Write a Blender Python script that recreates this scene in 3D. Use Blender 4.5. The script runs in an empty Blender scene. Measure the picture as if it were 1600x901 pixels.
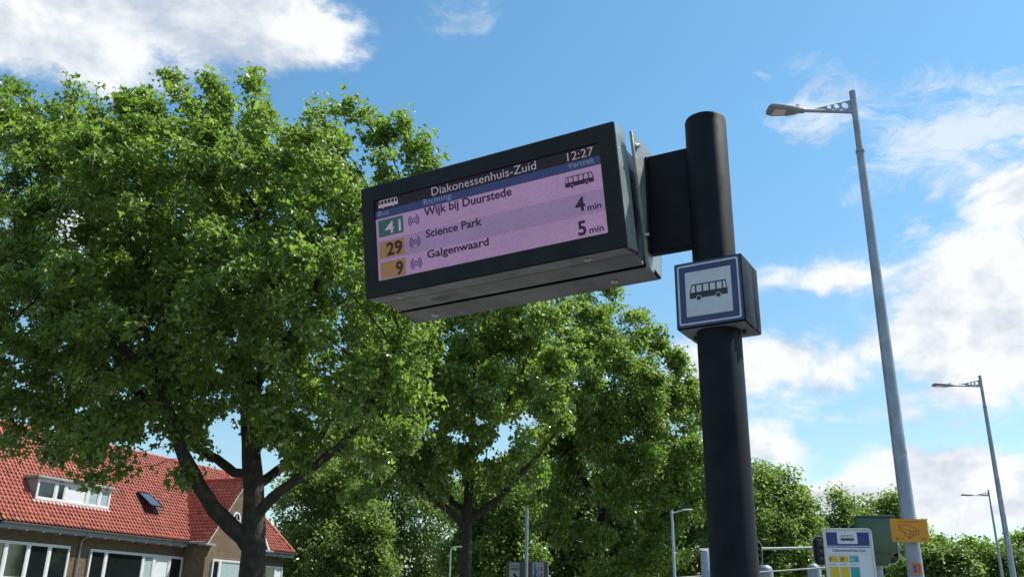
import bpy, bmesh, math, random
import numpy as np
from mathutils import Vector, Matrix

rad = math.radians
scene = bpy.context.scene
COL = scene.collection

# ---------------------------------------------------------------- camera
CAM_Z = 1.6
F_PX, PITCH, ROLL = 1396.8, 0.350, 0.01747
_F = np.array([0, math.cos(PITCH), math.sin(PITCH)])
_U0 = np.array([0, -math.sin(PITCH), math.cos(PITCH)])
_X0 = np.array([1.0, 0, 0])
_X = math.cos(ROLL) * _X0 + math.sin(ROLL) * _U0
_U = -math.sin(ROLL) * _X0 + math.cos(ROLL) * _U0
cd = bpy.data.cameras.new('camera')
cd.sensor_width = 36.0
cd.lens = F_PX / 1600 * 36.0
cd.clip_start = 0.05
cd.clip_end = 5000
cam = bpy.data.objects.new('camera', cd)
COL.objects.link(cam)
cam.matrix_world = Matrix(((_X[0], _U[0], -_F[0], 0), (_X[1], _U[1], -_F[1], 0), (_X[2], _U[2], -_F[2], CAM_Z), (0, 0, 0, 1)))
scene.camera = cam


def view_dir(px, py):
    """world direction of a place in the photograph (1600 x 901)"""
    return _F + _X * (px - 800) / F_PX + _U * (450.5 - py) / F_PX


def at(px, py, Y):
    """the point that stands Y metres ahead of the camera"""
    r = view_dir(px, py)
    return r * (Y / r[1]) + np.array([0, 0, CAM_Z])


# ---------------------------------------------------------------- world and sun
SUN_AZ, SUN_EL = 68.0, 57.0          # azimuth: degrees to the right of straight ahead
SKY_STRENGTH = 0.131
CLOUD_STRENGTH = 0.71
world = bpy.data.worlds.new('World')
scene.world = world
world.use_nodes = True


class NG:
    """small helper to write node trees as expressions"""

    def __init__(self, tree):
        self.t = tree
        self.n = tree.nodes
        self.l = tree.links

    def put(self, sock, v):
        if isinstance(v, bpy.types.NodeSocket):
            self.l.new(v, sock)
        elif v is not None:
            sock.default_value = v

    def math(self, op, a, b=None, c=None, clamp=False):
        n = self.n.new('ShaderNodeMath')
        n.operation = op
        n.use_clamp = clamp
        for s, v in zip(n.inputs, (a, b, c)):
            self.put(s, v)
        return n.outputs[0]

    def vmath(self, op, a, b=None, scale=None):
        n = self.n.new('ShaderNodeVectorMath')
        n.operation = op
        self.put(n.inputs[0], a)
        if b is not None:
            self.put(n.inputs[1], b)
        if scale is not None:
            self.put(n.inputs['Scale'], scale)
        return n.outputs['Value'] if op in ('DOT_PRODUCT', 'LENGTH', 'DISTANCE') else n.outputs[0]

    def noise(self, vec, scale, detail=4, rough=0.55, dist=0.0, out='Fac'):
        n = self.n.new('ShaderNodeTexNoise')
        self.put(n.inputs['Vector'], vec)
        n.inputs['Scale'].default_value = scale
        n.inputs['Detail'].default_value = detail
        n.inputs['Roughness'].default_value = rough
        n.inputs['Distortion'].default_value = dist
        return n.outputs[out]

    def maprange(self, v, a, b, c=0.0, d=1.0, smooth=True):
        n = self.n.new('ShaderNodeMapRange')
        n.interpolation_type = 'SMOOTHSTEP' if smooth else 'LINEAR'
        self.put(n.inputs['Value'], v)
        for k, x in zip(('From Min', 'From Max', 'To Min', 'To Max'), (a, b, c, d)):
            n.inputs[k].default_value = x
        return n.outputs[0]

    def mix(self, fac, a, b, mode='MIX'):
        n = self.n.new('ShaderNodeMix')
        n.data_type = 'RGBA'
        n.blend_type = mode
        self.put(n.inputs[0], fac)
        self.put(n.inputs[6], a)
        self.put(n.inputs[7], b)
        return n.outputs[2]

    def ramp(self, fac, stops):
        n = self.n.new('ShaderNodeValToRGB')
        self.put(n.inputs[0], fac)
        e = n.color_ramp.elements
        while len(e) < len(stops):
            e.new(0.5)
        for el, (p, c) in zip(e, stops):
            el.position = p
            el.color = (*c, 1)
        return n.outputs[0]


g = NG(world.node_tree)
g.n.clear()
w_out = g.n.new('ShaderNodeOutputWorld')
sky = g.n.new('ShaderNodeTexSky')
sky.sky_type = 'NISHITA'
sky.sun_disc = False
sky.sun_elevation = rad(SUN_EL)
sky.sun_rotation = rad(SUN_AZ)
sky.altitude = 0
sky.air_density = 1.0
sky.dust_density = 0.4
sky.ozone_density = 2.0
tc = g.n.new('ShaderNodeTexCoord')
d0 = tc.outputs['Generated']
# clouds: soft banks at fixed places of the sky, broken up by noise, with more scattered over the rest of it
CLOUDS = [  # px, py, half width, half height, weight
    (60, 20, 190, 90, 1.0), (260, 25, 190, 85, 1.0), (430, 40, 105, 72, .95), (500, 75, 50, 45, .5), (120, 90, 150, 40, .5),
    (1196, 118, 30, 10, .24),
    (1590, 215, 60, 40, .40),
    (1600, 300, 90, 60, .85), (1560, 420, 110, 90, .95), (1480, 500, 90, 70, .85), (1420, 540, 80, 60, .75), (1600, 520, 110, 80, .9),
    (1290, 430, 110, 28, .55), (1360, 425, 60, 34, .5), (1360, 300, 24, 12, .22),
    (1210, 570, 90, 42, .75), (1300, 590, 70, 40, .7), (1100, 580, 60, 40, .6), (1190, 690, 70, 48, .75), (1390, 650, 50, 22, .45),
    (1290, 790, 110, 36, .8), (1440, 740, 90, 48, .85), (1560, 770, 110, 50, .9), (1400, 790, 200, 40, .8), (1500, 600, 110, 40, .6),
    (150, 380, 200, 60, .55), (880, 640, 130, 60, .5), (400, 520, 90, 30, .3),
    (1100, 800, 200, 40, .6), (560, 860, 300, 40, .5),
]
WISPS = [(715, 12, 70, 34, .55), (1290, 165, 75, 50, .75), (1275, 100, 45, 30, .5), (1370, 300, 35, 20, .5), (1480, 190, 130, 75, .85), (1570, 165, 110, 70, .95), (1440, 270, 110, 60, .7), (1540, 270, 100, 55, .8),
         (1220, 190, 60, 30, .4), (1150, 300, 60, 40, .2), (1330, 640, 90, 40, .6), (1500, 640, 110, 50, .6)]
warp_n = g.n.new('ShaderNodeTexNoise')
g.put(warp_n.inputs['Vector'], d0)
warp_n.inputs['Scale'].default_value = 9
warp_n.inputs['Detail'].default_value = 5
warp_n.inputs['Roughness'].default_value = .6
warp = g.vmath('SCALE', g.vmath('SUBTRACT', warp_n.outputs['Color'], (.5, .5, .5)), scale=0.075)
dw = g.vmath('ADD', d0, warp)


def banks(places):
    cover = None
    for (px, py, hw, hh, wt) in places:
        c = view_dir(px, py)
        k = np.linalg.norm(c)
        c = c / k
        t = np.cross(c, (0, 0, 1.0))
        t /= np.linalg.norm(t)
        u = np.cross(t, c)
        M3 = np.array([t / (hw / F_PX / k), u / (hh / F_PX / k)])
        off = M3 @ c
        a = g.math('SUBTRACT', g.vmath('DOT_PRODUCT', dw, tuple(M3[0])), float(off[0]))
        b = g.math('SUBTRACT', g.vmath('DOT_PRODUCT', dw, tuple(M3[1])), float(off[1]))
        q = g.math('MULTIPLY_ADD', a, a, g.math('MULTIPLY', b, b))
        e = g.math('MULTIPLY', g.math('POWER', 0.42, q), wt)
        cover = e if cover is None else g.math('MAXIMUM', g.math('MULTIPLY_ADD', e, .35, cover), e)
    return cover


cover = banks(CLOUDS)
sq = g.vmath('MULTIPLY', d0, (1, 1, 1.7))
n1 = g.noise(sq, 7.0, 9, .62, .35)
n2 = g.noise(sq, 2.2, 4, .5)
elsewhere = g.math('MULTIPLY', g.maprange(g.vmath('DOT_PRODUCT', d0, tuple(_F)), .82, .70), g.maprange(n2, .50, .68, 0, .8))
cover = g.math('MAXIMUM', cover, elsewhere)
nf = g.noise(sq, 24.0, 6, .6, .2)
dens = g.math('ADD', cover, g.math('MULTIPLY', g.math('SUBTRACT', n1, .5), 1.7))
dens = g.math('ADD', dens, g.math('MULTIPLY', g.math('SUBTRACT', nf, .5), .45))
alpha = g.maprange(dens, .18, .68)
alpha = g.math('MULTIPLY', alpha, g.maprange(cover, .03, .22))
# thin streaks of high cloud
ws = g.vmath('MULTIPLY', g.vmath('ADD', d0, g.vmath('SCALE', warp, scale=.6)), (1.0, 1.0, 2.4))
wn = g.noise(ws, 13.0, 8, .66, .9)
wcov = banks(WISPS)
wisp = g.math('MULTIPLY', g.maprange(g.math('ADD', wcov, g.math('MULTIPLY', g.math('SUBTRACT', wn, .5), 3.0)), .30, 1.35), g.maprange(wcov, .08, .45, 0, .66))
alpha = g.math('MAXIMUM', alpha, wisp)
sd = np.array([math.sin(rad(SUN_AZ)) * math.cos(rad(SUN_EL)), math.cos(rad(SUN_AZ)) * math.cos(rad(SUN_EL)), math.sin(rad(SUN_EL))])
n1b = g.noise(g.vmath('ADD', sq, tuple(sd * np.array([1, 1, 1.7]) * .045)), 7.0, 6, .6, .35)
relief = g.math('SUBTRACT', n1, n1b)
thick = g.maprange(dens, .55, 1.25)
shade = g.math('ADD', g.math('MULTIPLY', thick, .62), g.math('MULTIPLY', relief, -4.6), clamp=True)
ccol = g.mix(shade, (.98, 1.0, 1.02, 1), (.55, .63, .75, 1))
sepz = g.n.new('ShaderNodeSeparateXYZ')
g.put(sepz.inputs[0], d0)
tint = g.mix(g.maprange(sepz.outputs[2], .02, .55), (.86, .90, .80, 1), (.67, 1.0, 1.0, 1))
skycol = g.vmath('SCALE', g.vmath('MULTIPLY', sky.outputs[0], tint), scale=SKY_STRENGTH)
both = g.mix(alpha, skycol, g.vmath('SCALE', ccol, scale=CLOUD_STRENGTH))
bg = g.n.new('ShaderNodeBackground')
g.put(bg.inputs['Color'], both)
bg.inputs['Strength'].default_value = 1.0
g.l.new(bg.outputs[0], w_out.inputs[0])

sl = bpy.data.lights.new('sun', 'SUN')
sl.energy = 5.0
sl.angle = rad(.53)
sl.color = (1.0, .96, .88)
sun = bpy.data.objects.new('sun', sl)
COL.objects.link(sun)
sun.rotation_euler = Vector(-sd).to_track_quat('-Z', 'Y').to_euler()
sun.location = (20, 10, 40)

vs = scene.view_settings
vs.view_transform = 'Standard'
vs.look = 'None'
vs.gamma = 1
vs.exposure = 0.5
vs.use_curve_mapping = False
scene.cycles.max_bounces = 8
scene.cycles.transparent_max_bounces = 8

rng = np.random.default_rng(7)
random.seed(7)


# ---------------------------------------------------------------- materials
def srgb(r, g_, b):
    f = lambda c: ((c / 255 + .055) / 1.055) ** 2.4 if c > 10 else c / 255 / 12.92
    return (f(r), f(g_), f(b), 1)


_m = {}


def mat(name, col, rough=.5, metal=0., var=.0, vscale=8., bump=0., bscale=60., spec=.5, emit=None, estr=1., coat=0.):
    """a plain painted, stone or metal surface with uneven tone, uneven gloss and fine relief"""
    if name in _m:
        return _m[name]
    m = bpy.data.materials.new(name)
    m.use_nodes = True
    k = NG(m.node_tree)
    b = k.n['Principled BSDF']
    b.inputs['Metallic'].default_value = metal
    b.inputs['Specular IOR Level'].default_value = spec
    b.inputs['Coat Weight'].default_value = coat
    t = k.n.new('ShaderNodeTexCoord').outputs['Object']
    c = (*col[:3], 1)
    if var:
        nn = k.noise(t, vscale, 6, .62)
        lo = tuple(x * (1 - var) for x in c[:3]) + (1,)
        hi = tuple(min(1, x * (1 + var)) for x in c[:3]) + (1,)
        k.put(b.inputs['Base Color'], k.mix(k.maprange(nn, .3, .7), lo, hi))
        k.put(b.inputs['Roughness'], k.maprange(k.noise(t, vscale * 2.3, 5, .6), .25, .75, max(.03, rough - .12), min(1, rough + .12)))
    else:
        b.inputs['Base Color'].default_value = c
        b.inputs['Roughness'].default_value = rough
    if bump:
        bn = k.n.new('ShaderNodeBump')
        bn.inputs['Strength'].default_value = bump
        bn.inputs['Distance'].default_value = .01
        k.put(bn.inputs['Height'], k.noise(t, bscale, 4, .6))
        k.l.new(bn.outputs[0], b.inputs['Normal'])
    if emit:
        b.inputs['Emission Color'].default_value = (*emit[:3], 1)
        b.inputs['Emission Strength'].default_value = estr
    _m[name] = m
    return m


def screen_mat(name, rgb, k_=.52):
    """a lit display pixel field: gives off light, with a fine column pattern"""
    if name in _m:
        return _m[name]
    m = bpy.data.materials.new(name)
    m.use_nodes = True
    k = NG(m.node_tree)
    b = k.n['Principled BSDF']
    b.inputs['Base Color'].default_value = (.012, .012, .014, 1)
    b.inputs['Roughness'].default_value = .22
    b.inputs['Specular IOR Level'].default_value = .10
    t = k.n.new('ShaderNodeTexCoord').outputs['Object']
    nn = k.noise(t, 210, 2, .8)
    big = k.noise(t, 5, 2, .5)
    wv = k.n.new('ShaderNodeTexWave')
    wv.bands_direction = 'X'
    k.put(wv.inputs['Vector'], t)
    wv.inputs['Scale'].default_value = 42
    wv.inputs['Distortion'].default_value = 1.5
    f = k.math('ADD', k.math('MULTIPLY', nn, 1.0), k.math('MULTIPLY', wv.outputs['Fac'], .06))
    f = k.math('ADD', f, k.math('MULTIPLY', big, .30))
    f = k.math('ADD', f, .33)
    k.put(b.inputs['Emission Color'], k.vmath('SCALE', tuple(rgb[:3]), scale=f))
    b.inputs['Emission Strength'].default_value = k_
    _m[name] = m
    return m


def leaf_mat(name, dark, light, trans, gloss=.08):
    m = bpy.data.materials.new(name)
    m.use_nodes = True
    k = NG(m.node_tree)
    k.n.clear()
    o = k.n.new('ShaderNodeOutputMaterial')
    at_ = k.n.new('ShaderNodeAttribute')
    at_.attribute_name = 'tint'
    f = at_.outputs['Fac']
    base = k.mix(f, (*dark, 1), (*light, 1))
    d = k.n.new('ShaderNodeBsdfDiffuse')
    k.put(d.inputs[0], base)
    t = k.n.new('ShaderNodeBsdfTranslucent')
    k.put(t.inputs[0], k.mix(f, tuple(x * .75 for x in trans) + (1,), (*trans, 1)))
    ms = k.n.new('ShaderNodeMixShader')
    ms.inputs[0].default_value = .46
    k.l.new(d.outputs[0], ms.inputs[1])
    k.l.new(t.outputs[0], ms.inputs[2])
    gl = k.n.new('ShaderNodeBsdfGlossy')
    gl.inputs['Roughness'].default_value = .48
    gl.inputs[0].default_value = (.85, .9, .7, 1)
    m2 = k.n.new('ShaderNodeMixShader')
    fr = k.n.new('ShaderNodeFresnel')
    fr.inputs[0].default_value = 1.42
    k.put(m2.inputs[0], k.math('MULTIPLY', fr.outputs[0], gloss / .04 * .25))
    k.l.new(ms.outputs[0], m2.inputs[1])
    k.l.new(gl.outputs[0], m2.inputs[2])
    k.l.new(m2.outputs[0], o.inputs[0])
    return m


# ---------------------------------------------------------------- mesh helpers
class MB:
    """collects pieces of ONE part and links them as one mesh object"""

    def __init__(self):
        self.v = []
        self.f = []

    def add(self, vs_, fs):
        o = len(self.v)
        self.v += [tuple(map(float, p)) for p in vs_]
        self.f += [tuple(i + o for i in q) for q in fs]
        return self

    def box(self, x0, x1, y0, y1, z0, z1):
        return self.add([(x0, y0, z0), (x1, y0, z0), (x1, y1, z0), (x0, y1, z0), (x0, y0, z1), (x1, y0, z1), (x1, y1, z1), (x0, y1, z1)],
                        [(3, 2, 1, 0), (4, 5, 6, 7), (0, 1, 5, 4), (1, 2, 6, 5), (2, 3, 7, 6), (3, 0, 4, 7)])

    def prism(self, poly, axis, a, b):
        """extrude a 2D polygon along an axis ('x','y','z') from a to b"""
        n = len(poly)
        mk = {'x': lambda p, t: (t, p[0], p[1]), 'y': lambda p, t: (p[0], t, p[1]), 'z': lambda p, t: (p[0], p[1], t)}[axis]
        vs_ = [mk(p, a) for p in poly] + [mk(p, b) for p in poly]
        fs = [tuple(range(n))[::-1], tuple(range(n, 2 * n))] + [(i, (i + 1) % n, n + (i + 1) % n, n + i) for i in range(n)]
        return self.add(vs_, fs)

    def tube(self, pts, radii, seg=12, caps=True, lump=0.):
        pts = [np.array(p, float) for p in pts]
        if not hasattr(radii, '__len__'):
            radii = [radii] * len(pts)
        o = len(self.v)
        ref = np.array([.13, .97, .21])
        for i, p in enumerate(pts):
            d = pts[min(i + 1, len(pts) - 1)] - pts[max(i - 1, 0)]
            d = d / (np.linalg.norm(d) + 1e-9)
            if abs(d @ ref) > .95:
                ref = np.array([.97, .1, .2])
            a = np.cross(d, ref)
            a /= np.linalg.norm(a)
            b = np.cross(d, a)
            for s in range(seg):
                th = 2 * math.pi * s / seg
                rr_ = radii[i]
                if lump:
                    rr_ *= 1 + lump * (math.sin(3 * th + 2.1 * p[2]) * .5 + math.sin(5 * th - 3.3 * p[2] + p[0]) * .35 + math.sin(2 * th + 5.7 * p[2]) * .4)
                self.v.append(tuple(p + rr_ * (math.cos(th) * a + math.sin(th) * b)))
        for i in range(len(pts) - 1):
            for s in range(seg):
                q = o + i * seg
                self.f.append((q + s, q + (s + 1) % seg, q + seg + (s + 1) % seg, q + seg + s))
        if caps:
            self.f.append(tuple(o + s for s in range(seg))[::-1])
            self.f.append(tuple(o + (len(pts) - 1) * seg + s for s in range(seg)))
        return self

    def xf(self, M_):
        self.v = [tuple(M_ @ Vector(p)) for p in self.v]
        return self

    def build(self, name, material, parent=None, smooth=False, bevel=0., seg=2):
        me = bpy.data.meshes.new(name)
        me.from_pydata(self.v, [], self.f)
        if isinstance(material, (list, tuple)):
            for q in material:
                me.materials.append(q)
        else:
            me.materials.append(material)
        bm = bmesh.new()
        bm.from_mesh(me)
        bmesh.ops.recalc_face_normals(bm, faces=bm.faces)
        if bevel:
            ed = [e for e in bm.edges if len(e.link_faces) == 2 and e.calc_face_angle(0) > .6]
            bmesh.ops.bevel(bm, geom=ed, offset=bevel, segments=seg, profile=.5, affect='EDGES', clamp_overlap=True)
        if smooth or bevel:
            for f_ in bm.faces:
                f_.smooth = True
            for e in bm.edges:
                if len(e.link_faces) == 2 and e.calc_face_angle(0) > .7:
                    e.smooth = False
        bm.to_mesh(me)
        bm.free()
        o = bpy.data.objects.new(name, me)
        COL.objects.link(o)
        if parent:
            o.parent = parent
        return o


def thing(name, label, cat, loc=(0, 0, 0), rotz=0., group=None):
    o = bpy.data.objects.new(name, None)
    o.empty_display_size = .1
    COL.objects.link(o)
    o.location = loc
    o.rotation_euler = (0, 0, rotz)
    o['label'] = label
    o['category'] = cat
    if group:
        o['group'] = group
    return o


def structure(o):
    o['kind'] = 'structure'
    return o


def rounded(x0, x1, z0, z1, r, n=5):
    p = []
    for cx, cz, a in ((x1 - r, z1 - r, 0), (x0 + r, z1 - r, 90), (x0 + r, z0 + r, 180), (x1 - r, z0 + r, 270)):
        for i in range(n + 1):
            t = rad(a + 90 * i / n)
            p.append((cx + r * math.cos(t), cz + r * math.sin(t)))
    return p


def ring(outer, inner, y0, y1, mb):
    """a flat frame between two outlines with equal point counts, in the x-z plane, from y0 to y1"""
    n = len(outer)
    vs_ = [(a, y0, b) for a, b in outer] + [(a, y0, b) for a, b in inner] + [(a, y1, b) for a, b in outer] + [(a, y1, b) for a, b in inner]
    fs = []
    for i in range(n):
        j = (i + 1) % n
        fs += [(i, j, n + j, n + i), (2 * n + i, 3 * n + i, 3 * n + j, 2 * n + j), (i, 2 * n + i, 2 * n + j, j), (n + i, n + j, 3 * n + j, 3 * n + i)]
    return mb.add(vs_, fs)


_texts = []


def text_shape(s, bold=0.):
    """outline of a word as (verts, faces), built-in typeface; cap height 1, starts at x=0"""
    cu = bpy.data.curves.new('t', 'FONT')
    cu.body = s
    cu.size = 1
    cu.offset = bold
    cu.resolution_u = 3
    ob = bpy.data.objects.new('t', cu)
    COL.objects.link(ob)
    dg = bpy.context.evaluated_depsgraph_get()
    me = bpy.data.meshes.new_from_object(ob.evaluated_get(dg))
    vs_ = [tuple(v.co) for v in me.vertices]
    fs = [tuple(p.vertices) for p in me.polygons]
    bpy.data.objects.remove(ob)
    bpy.data.curves.remove(cu)
    bpy.data.meshes.remove(me)
    return vs_, fs


CAP = None


def text_on(mb, s, x0, x1, zbase, cap, y, bold=0.):
    """letters in the x-z plane facing -y: from x0 to x1, standing on zbase, capitals 'cap' high"""
    global CAP
    if CAP is None:
        CAP = max(v[1] for v in text_shape('H')[0])
    vs_, fs = text_shape(s, bold)
    a, b = min(v[0] for v in vs_), max(v[0] for v in vs_)
    k = (x1 - x0) / (b - a)
    kz = cap / CAP
    return mb.add([(x0 + (v[0] - a) * k, y, zbase + v[1] * kz) for v in vs_], fs)


def rect(mb, x0, x1, z0, z1, y):
    return mb.add([(x0, y, z0), (x1, y, z0), (x1, y, z1), (x0, y, z1)], [(0, 1, 2, 3)])


def disc(mb, cx, cz, r, y, n=20, rz=None):
    rz = rz or r
    return mb.add([(cx + r * math.cos(2 * math.pi * i / n), y, cz + rz * math.sin(2 * math.pi * i / n)) for i in range(n)], [tuple(range(n))])


def annulus(mb, cx, cz, r0, r1, y, a0=0., a1=360., n=20):
    vs_, fs = [], []
    for i in range(n + 1):
        t = rad(a0 + (a1 - a0) * i / n)
        vs_ += [(cx + r0 * math.cos(t), y, cz + r0 * math.sin(t)), (cx + r1 * math.cos(t), y, cz + r1 * math.sin(t))]
    for i in range(n):
        fs.append((2 * i, 2 * i + 1, 2 * i + 3, 2 * i + 2))
    return mb.add(vs_, fs)


def bus_icon(body, glass, x0, x1, z0, z1, y, dy, flip=False, wheels_out=None):
    """a side view of a bus: dark body with a row of windows and two wheels; windows and wheel rims are laid dy in front"""
    X = lambda u: (x1 - u * (x1 - x0)) if flip else (x0 + u * (x1 - x0))
    Z = lambda v: z0 + v * (z1 - z0)
    out = [(0.0, .13), (0.0, .50), (.055, .97), (.07, 1.0), (.965, 1.0), (.97, .93), (1.0, .45), (1.0, .13)]
    body.add([(X(a), y, Z(b)) for a, b in out], [tuple(range(len(out)))])
    for a, b in ((.19, .33), (.37, .51), (.55, .69), (.73, .86)):
        glass.add([(X(a), y + dy, Z(.50)), (X(b), y + dy, Z(.50)), (X(b), y + dy, Z(.92)), (X(a), y + dy, Z(.92))], [(0, 1, 2, 3)])
    glass.add([(X(.03), y + dy, Z(.50)), (X(.15), y + dy, Z(.50)), (X(.15), y + dy, Z(.92)), (X(.08), y + dy, Z(.92))], [(0, 1, 2, 3)])
    glass.add([(X(.895), y + dy, Z(.50)), (X(.975), y + dy, Z(.50)), (X(.95), y + dy, Z(.92)), (X(.895), y + dy, Z(.92))], [(0, 1, 2, 3)])
    h = z1 - z0
    for c in (.24, .76):
        disc(glass, X(c), Z(.13), .17 * h, y + dy, 16)
        disc(body, X(c), Z(.13), .13 * h, y + 2 * dy, 16)


# ---------------------------------------------------------------- ground
m_pave = mat('concrete paving', (.30, .29, .27), .85, var=.25, vscale=3, bump=.4, bscale=40)
m_asph = mat('asphalt', (.055, .055, .057), .9, var=.3, vscale=2, bump=.6, bscale=180)
m_grass = mat('paved ground', (.115, .110, .10), .92, var=.3, vscale=1.2, bump=.6, bscale=30)
m_kerb = mat('kerb concrete', (.33, .32, .30), .85, var=.2, vscale=6, bump=.3)
structure(MB().add([(-900, -900, -.13), (900, -900, -.13), (900, 1800, -.13), (-900, 1800, -.13)], [(0, 1, 2, 3)]).build('ground', m_grass))


def along(a, b, w0, w1):
    """strip beside the line a-b, between the sideways offsets w0 and w1 (right positive)"""
    a, b = np.array(a, float), np.array(b, float)
    d = (b - a) / np.linalg.norm(b - a)
    n = np.array([d[1], -d[0]])
    return [a + n * w0, a + n * w1, b + n * w1, b + n * w0]


STREET0, STREET1 = (.1, -25.), (34., 90.)
p_ = along(STREET0, STREET1, -2.6, 3.2)
structure(MB().prism([tuple(q) for q in p_], 'z', -.12, .0).build('pavement', m_pave))
p_ = along(STREET0, STREET1, 3.2, 3.36)
structure(MB().prism([tuple(q) for q in p_], 'z', -.13, .002).build('kerb', m_kerb))
p_ = along(STREET0, STREET1, -9.4, -2.6)
structure(MB().add([(*q, -.121) for q in p_], [(0, 1, 2, 3)]).build('road', m_asph))
p_ = along(STREET0, STREET1, 3.36, 6)
structure(MB().add([(*q, -.121) for q in p_], [(0, 1, 2, 3)]).build('cycle_path', mat('red asphalt', (.16, .06, .045), .9, var=.25, vscale=2, bump=.5, bscale=150)))

# ---------------------------------------------------------------- the stop pole, its arm and end plate
m_anth = mat('anthracite paint', (.0062, .0074, .0100), .58, spec=.18, var=.16, vscale=5, bump=.05, bscale=220)
m_anth2 = mat('anthracite housing paint', (.0060, .0085, .0110), .42, spec=.22, var=.15, vscale=4, bump=.06, bscale=260)
m_plate = mat('grey brushed plate', (.30, .31, .29), .45, metal=.3, var=.2, vscale=9, bump=.1)
m_under = mat('bounce lit underside paint', (.215, .213, .215), .5, var=.25, vscale=5, bump=.06, bscale=200)  # dark paint made lighter: light bounced off the ground is in the colour
m_side = mat('satin grey side sheet', (.30, .35, .345), .36, metal=.25, var=.12, vscale=6, bump=.05)
m_steel = mat('stainless screws', (.55, .55, .54), .3, metal=1., var=.2, vscale=60)
m_black = mat('black rubber', (.008, .008, .009), .6)

YAW, TILT, SAG = -0.504, 0.1688, -0.0187
PX, PY, PR = .757, 3.1117, .08
DC = np.array([-.1286, 3.3339, 1.5318 + CAM_Z])     # middle of the lit face
DW, DH, SW, SH = 1.2103, .5027, 1.0742, .3631
YM = .2331                                           # from the face's middle back to the plane of the pole

pole = thing('stop_pole', 'thick anthracite round pole carrying the departure display on a side arm', 'pole', (PX, PY, 0), YAW)
TOP = 3.462
prof = [(0, PR), (TOP - .012, PR), (TOP - .004, PR - .003), (TOP, PR - .012)]
sh_ = MB()
sh_.tube([(0, 0, z) for z, r in prof], [r for z, r in prof], 64)
sh_.build('shaft', m_anth, pole, smooth=True)
MB().tube([(0, 0, 0), (0, 0, .03)], .15, 32).build('base_collar', m_anth, pole, bevel=.004)
# arm in the pole's own axes: x runs away from the display
ax0, ax1 = .637 - .8828, -.045
MB().box(ax0, ax1, -.026, .026, 2.928, 3.345).build('arm', m_anth, pole, bevel=.004)
pl = MB()
poly = [(.065 - YM, 3.395), (.401 - YM, 3.395), (.262 - YM, 2.862), (.205 - YM, 2.862)]
pl.prism(poly, 'x', .624 - .8828, .6365 - .8828)
pl.build('end_plate', m_plate, pole, bevel=.0015, seg=1)
for (yy, zz) in ((-.125, 3.345), (.125, 3.345), (-.06, 2.99), (.06, 2.99)):
    b_ = MB()
    b_.tube([(.6365 - .8828, yy, zz), (.642 - .8828, yy, zz)], .013, 16)
    b_.tube([(.642 - .8828, yy, zz), (.654 - .8828, yy, zz)], .0085, 6)
    b_.build('bolt', m_steel, pole)
MB().tube([(ax0 + .004, -.03, 2.93), (ax0 + .004, -.03, 3.34)], .006, 8).build('weld_seam', m_anth, pole, smooth=True)

# ---------------------------------------------------------------- the departure display
Rz = Matrix.Rotation(YAW, 4, 'Z')
root_at = Vector(DC) + Rz @ Vector((0, YM, 0))
disp = thing('departure_display', 'tilted electronic departure display in a dark housing hung on the thick pole', 'display')
disp.matrix_world = Matrix.Translation(root_at) @ Rz @ Matrix.Rotation(SAG, 4, 'Y')
FRONT = Matrix.Translation((0, -YM, 0)) @ Matrix.Rotation(TILT, 4, 'X')
BACK = Matrix.Rotation(math.pi, 4, 'Z') @ FRONT
BD = .12
for side, name in ((FRONT, 'front_housing'), (BACK, 'rear_housing')):
    hb_ = MB()
    o_, i_ = rounded(-DW / 2, DW / 2, -DH / 2, DH / 2, .004, 2), rounded(-SW / 2, SW / 2, -SH / 2, SH / 2, .003, 2)
    n = len(o_)
    e_ = .004
    o2 = rounded(-DW / 2 + e_, DW / 2 - e_, -DH / 2 + e_, DH / 2 - e_, .003, 2)
    vs_ = [(a, 0, b) for a, b in i_] + [(a, 0, b) for a, b in o2] + [(a, e_, b) for a, b in o_] + [(a, BD, b) for a, b in o_] + [(a, .011, b) for a, b in i_]
    fs = []
    for i in range(n):
        j = (i + 1) % n
        fs += [(i, j, n + j, n + i), (n + i, n + j, 2 * n + j, 2 * n + i), (2 * n + i, 2 * n + j, 3 * n + j, 3 * n + i), (i, 4 * n + i, 4 * n + j, j)]
    fs.append(tuple(range(3 * n, 4 * n)))
    hb_.add(vs_, fs).xf(side)
    hb_.build(name, m_anth2, disp)
    for xs_ in (-1, 1):
        MB().box(xs_ * DW / 2 - .001, xs_ * DW / 2 + .0015, .012, BD - .004, -DH / 2 + .004, DH / 2 - .004).xf(side).build('side_panel', m_side, disp)
    # flat strip under the lip, its grey lightened to imitate ground bounce
    MB().box(-DW / 2 + .012, DW / 2 - .012, .006, BD - .004, -DH / 2 - .0025, -DH / 2 + .001).xf(side).build('lip_strip', m_under, disp)
    sc_ = MB()
    sc_.tube([(DW / 2 - .034, .001, SH / 2 - .056), (DW / 2 - .034, -.002, SH / 2 - .056)], .006, 14)
    sc_.xf(side).build('face_screw', m_black, disp)
ZB = 2.904 - root_at.z
core = MB()
zt = DH / 2 - .03
core.prism([(-.075, ZB + .004), (.05, ZB + .004), (.12, zt), (-.12, zt)], 'x', -DW / 2 + .02, DW / 2 - .02)
core.build('core', m_anth2, disp, bevel=.003)
uc = MB().box(-DW / 2 + .012, DW / 2 - .02, -.078, .040, ZB - .006, ZB + .012)
uc.build('underside_cover', m_under, disp, bevel=.002, seg=1)
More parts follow.
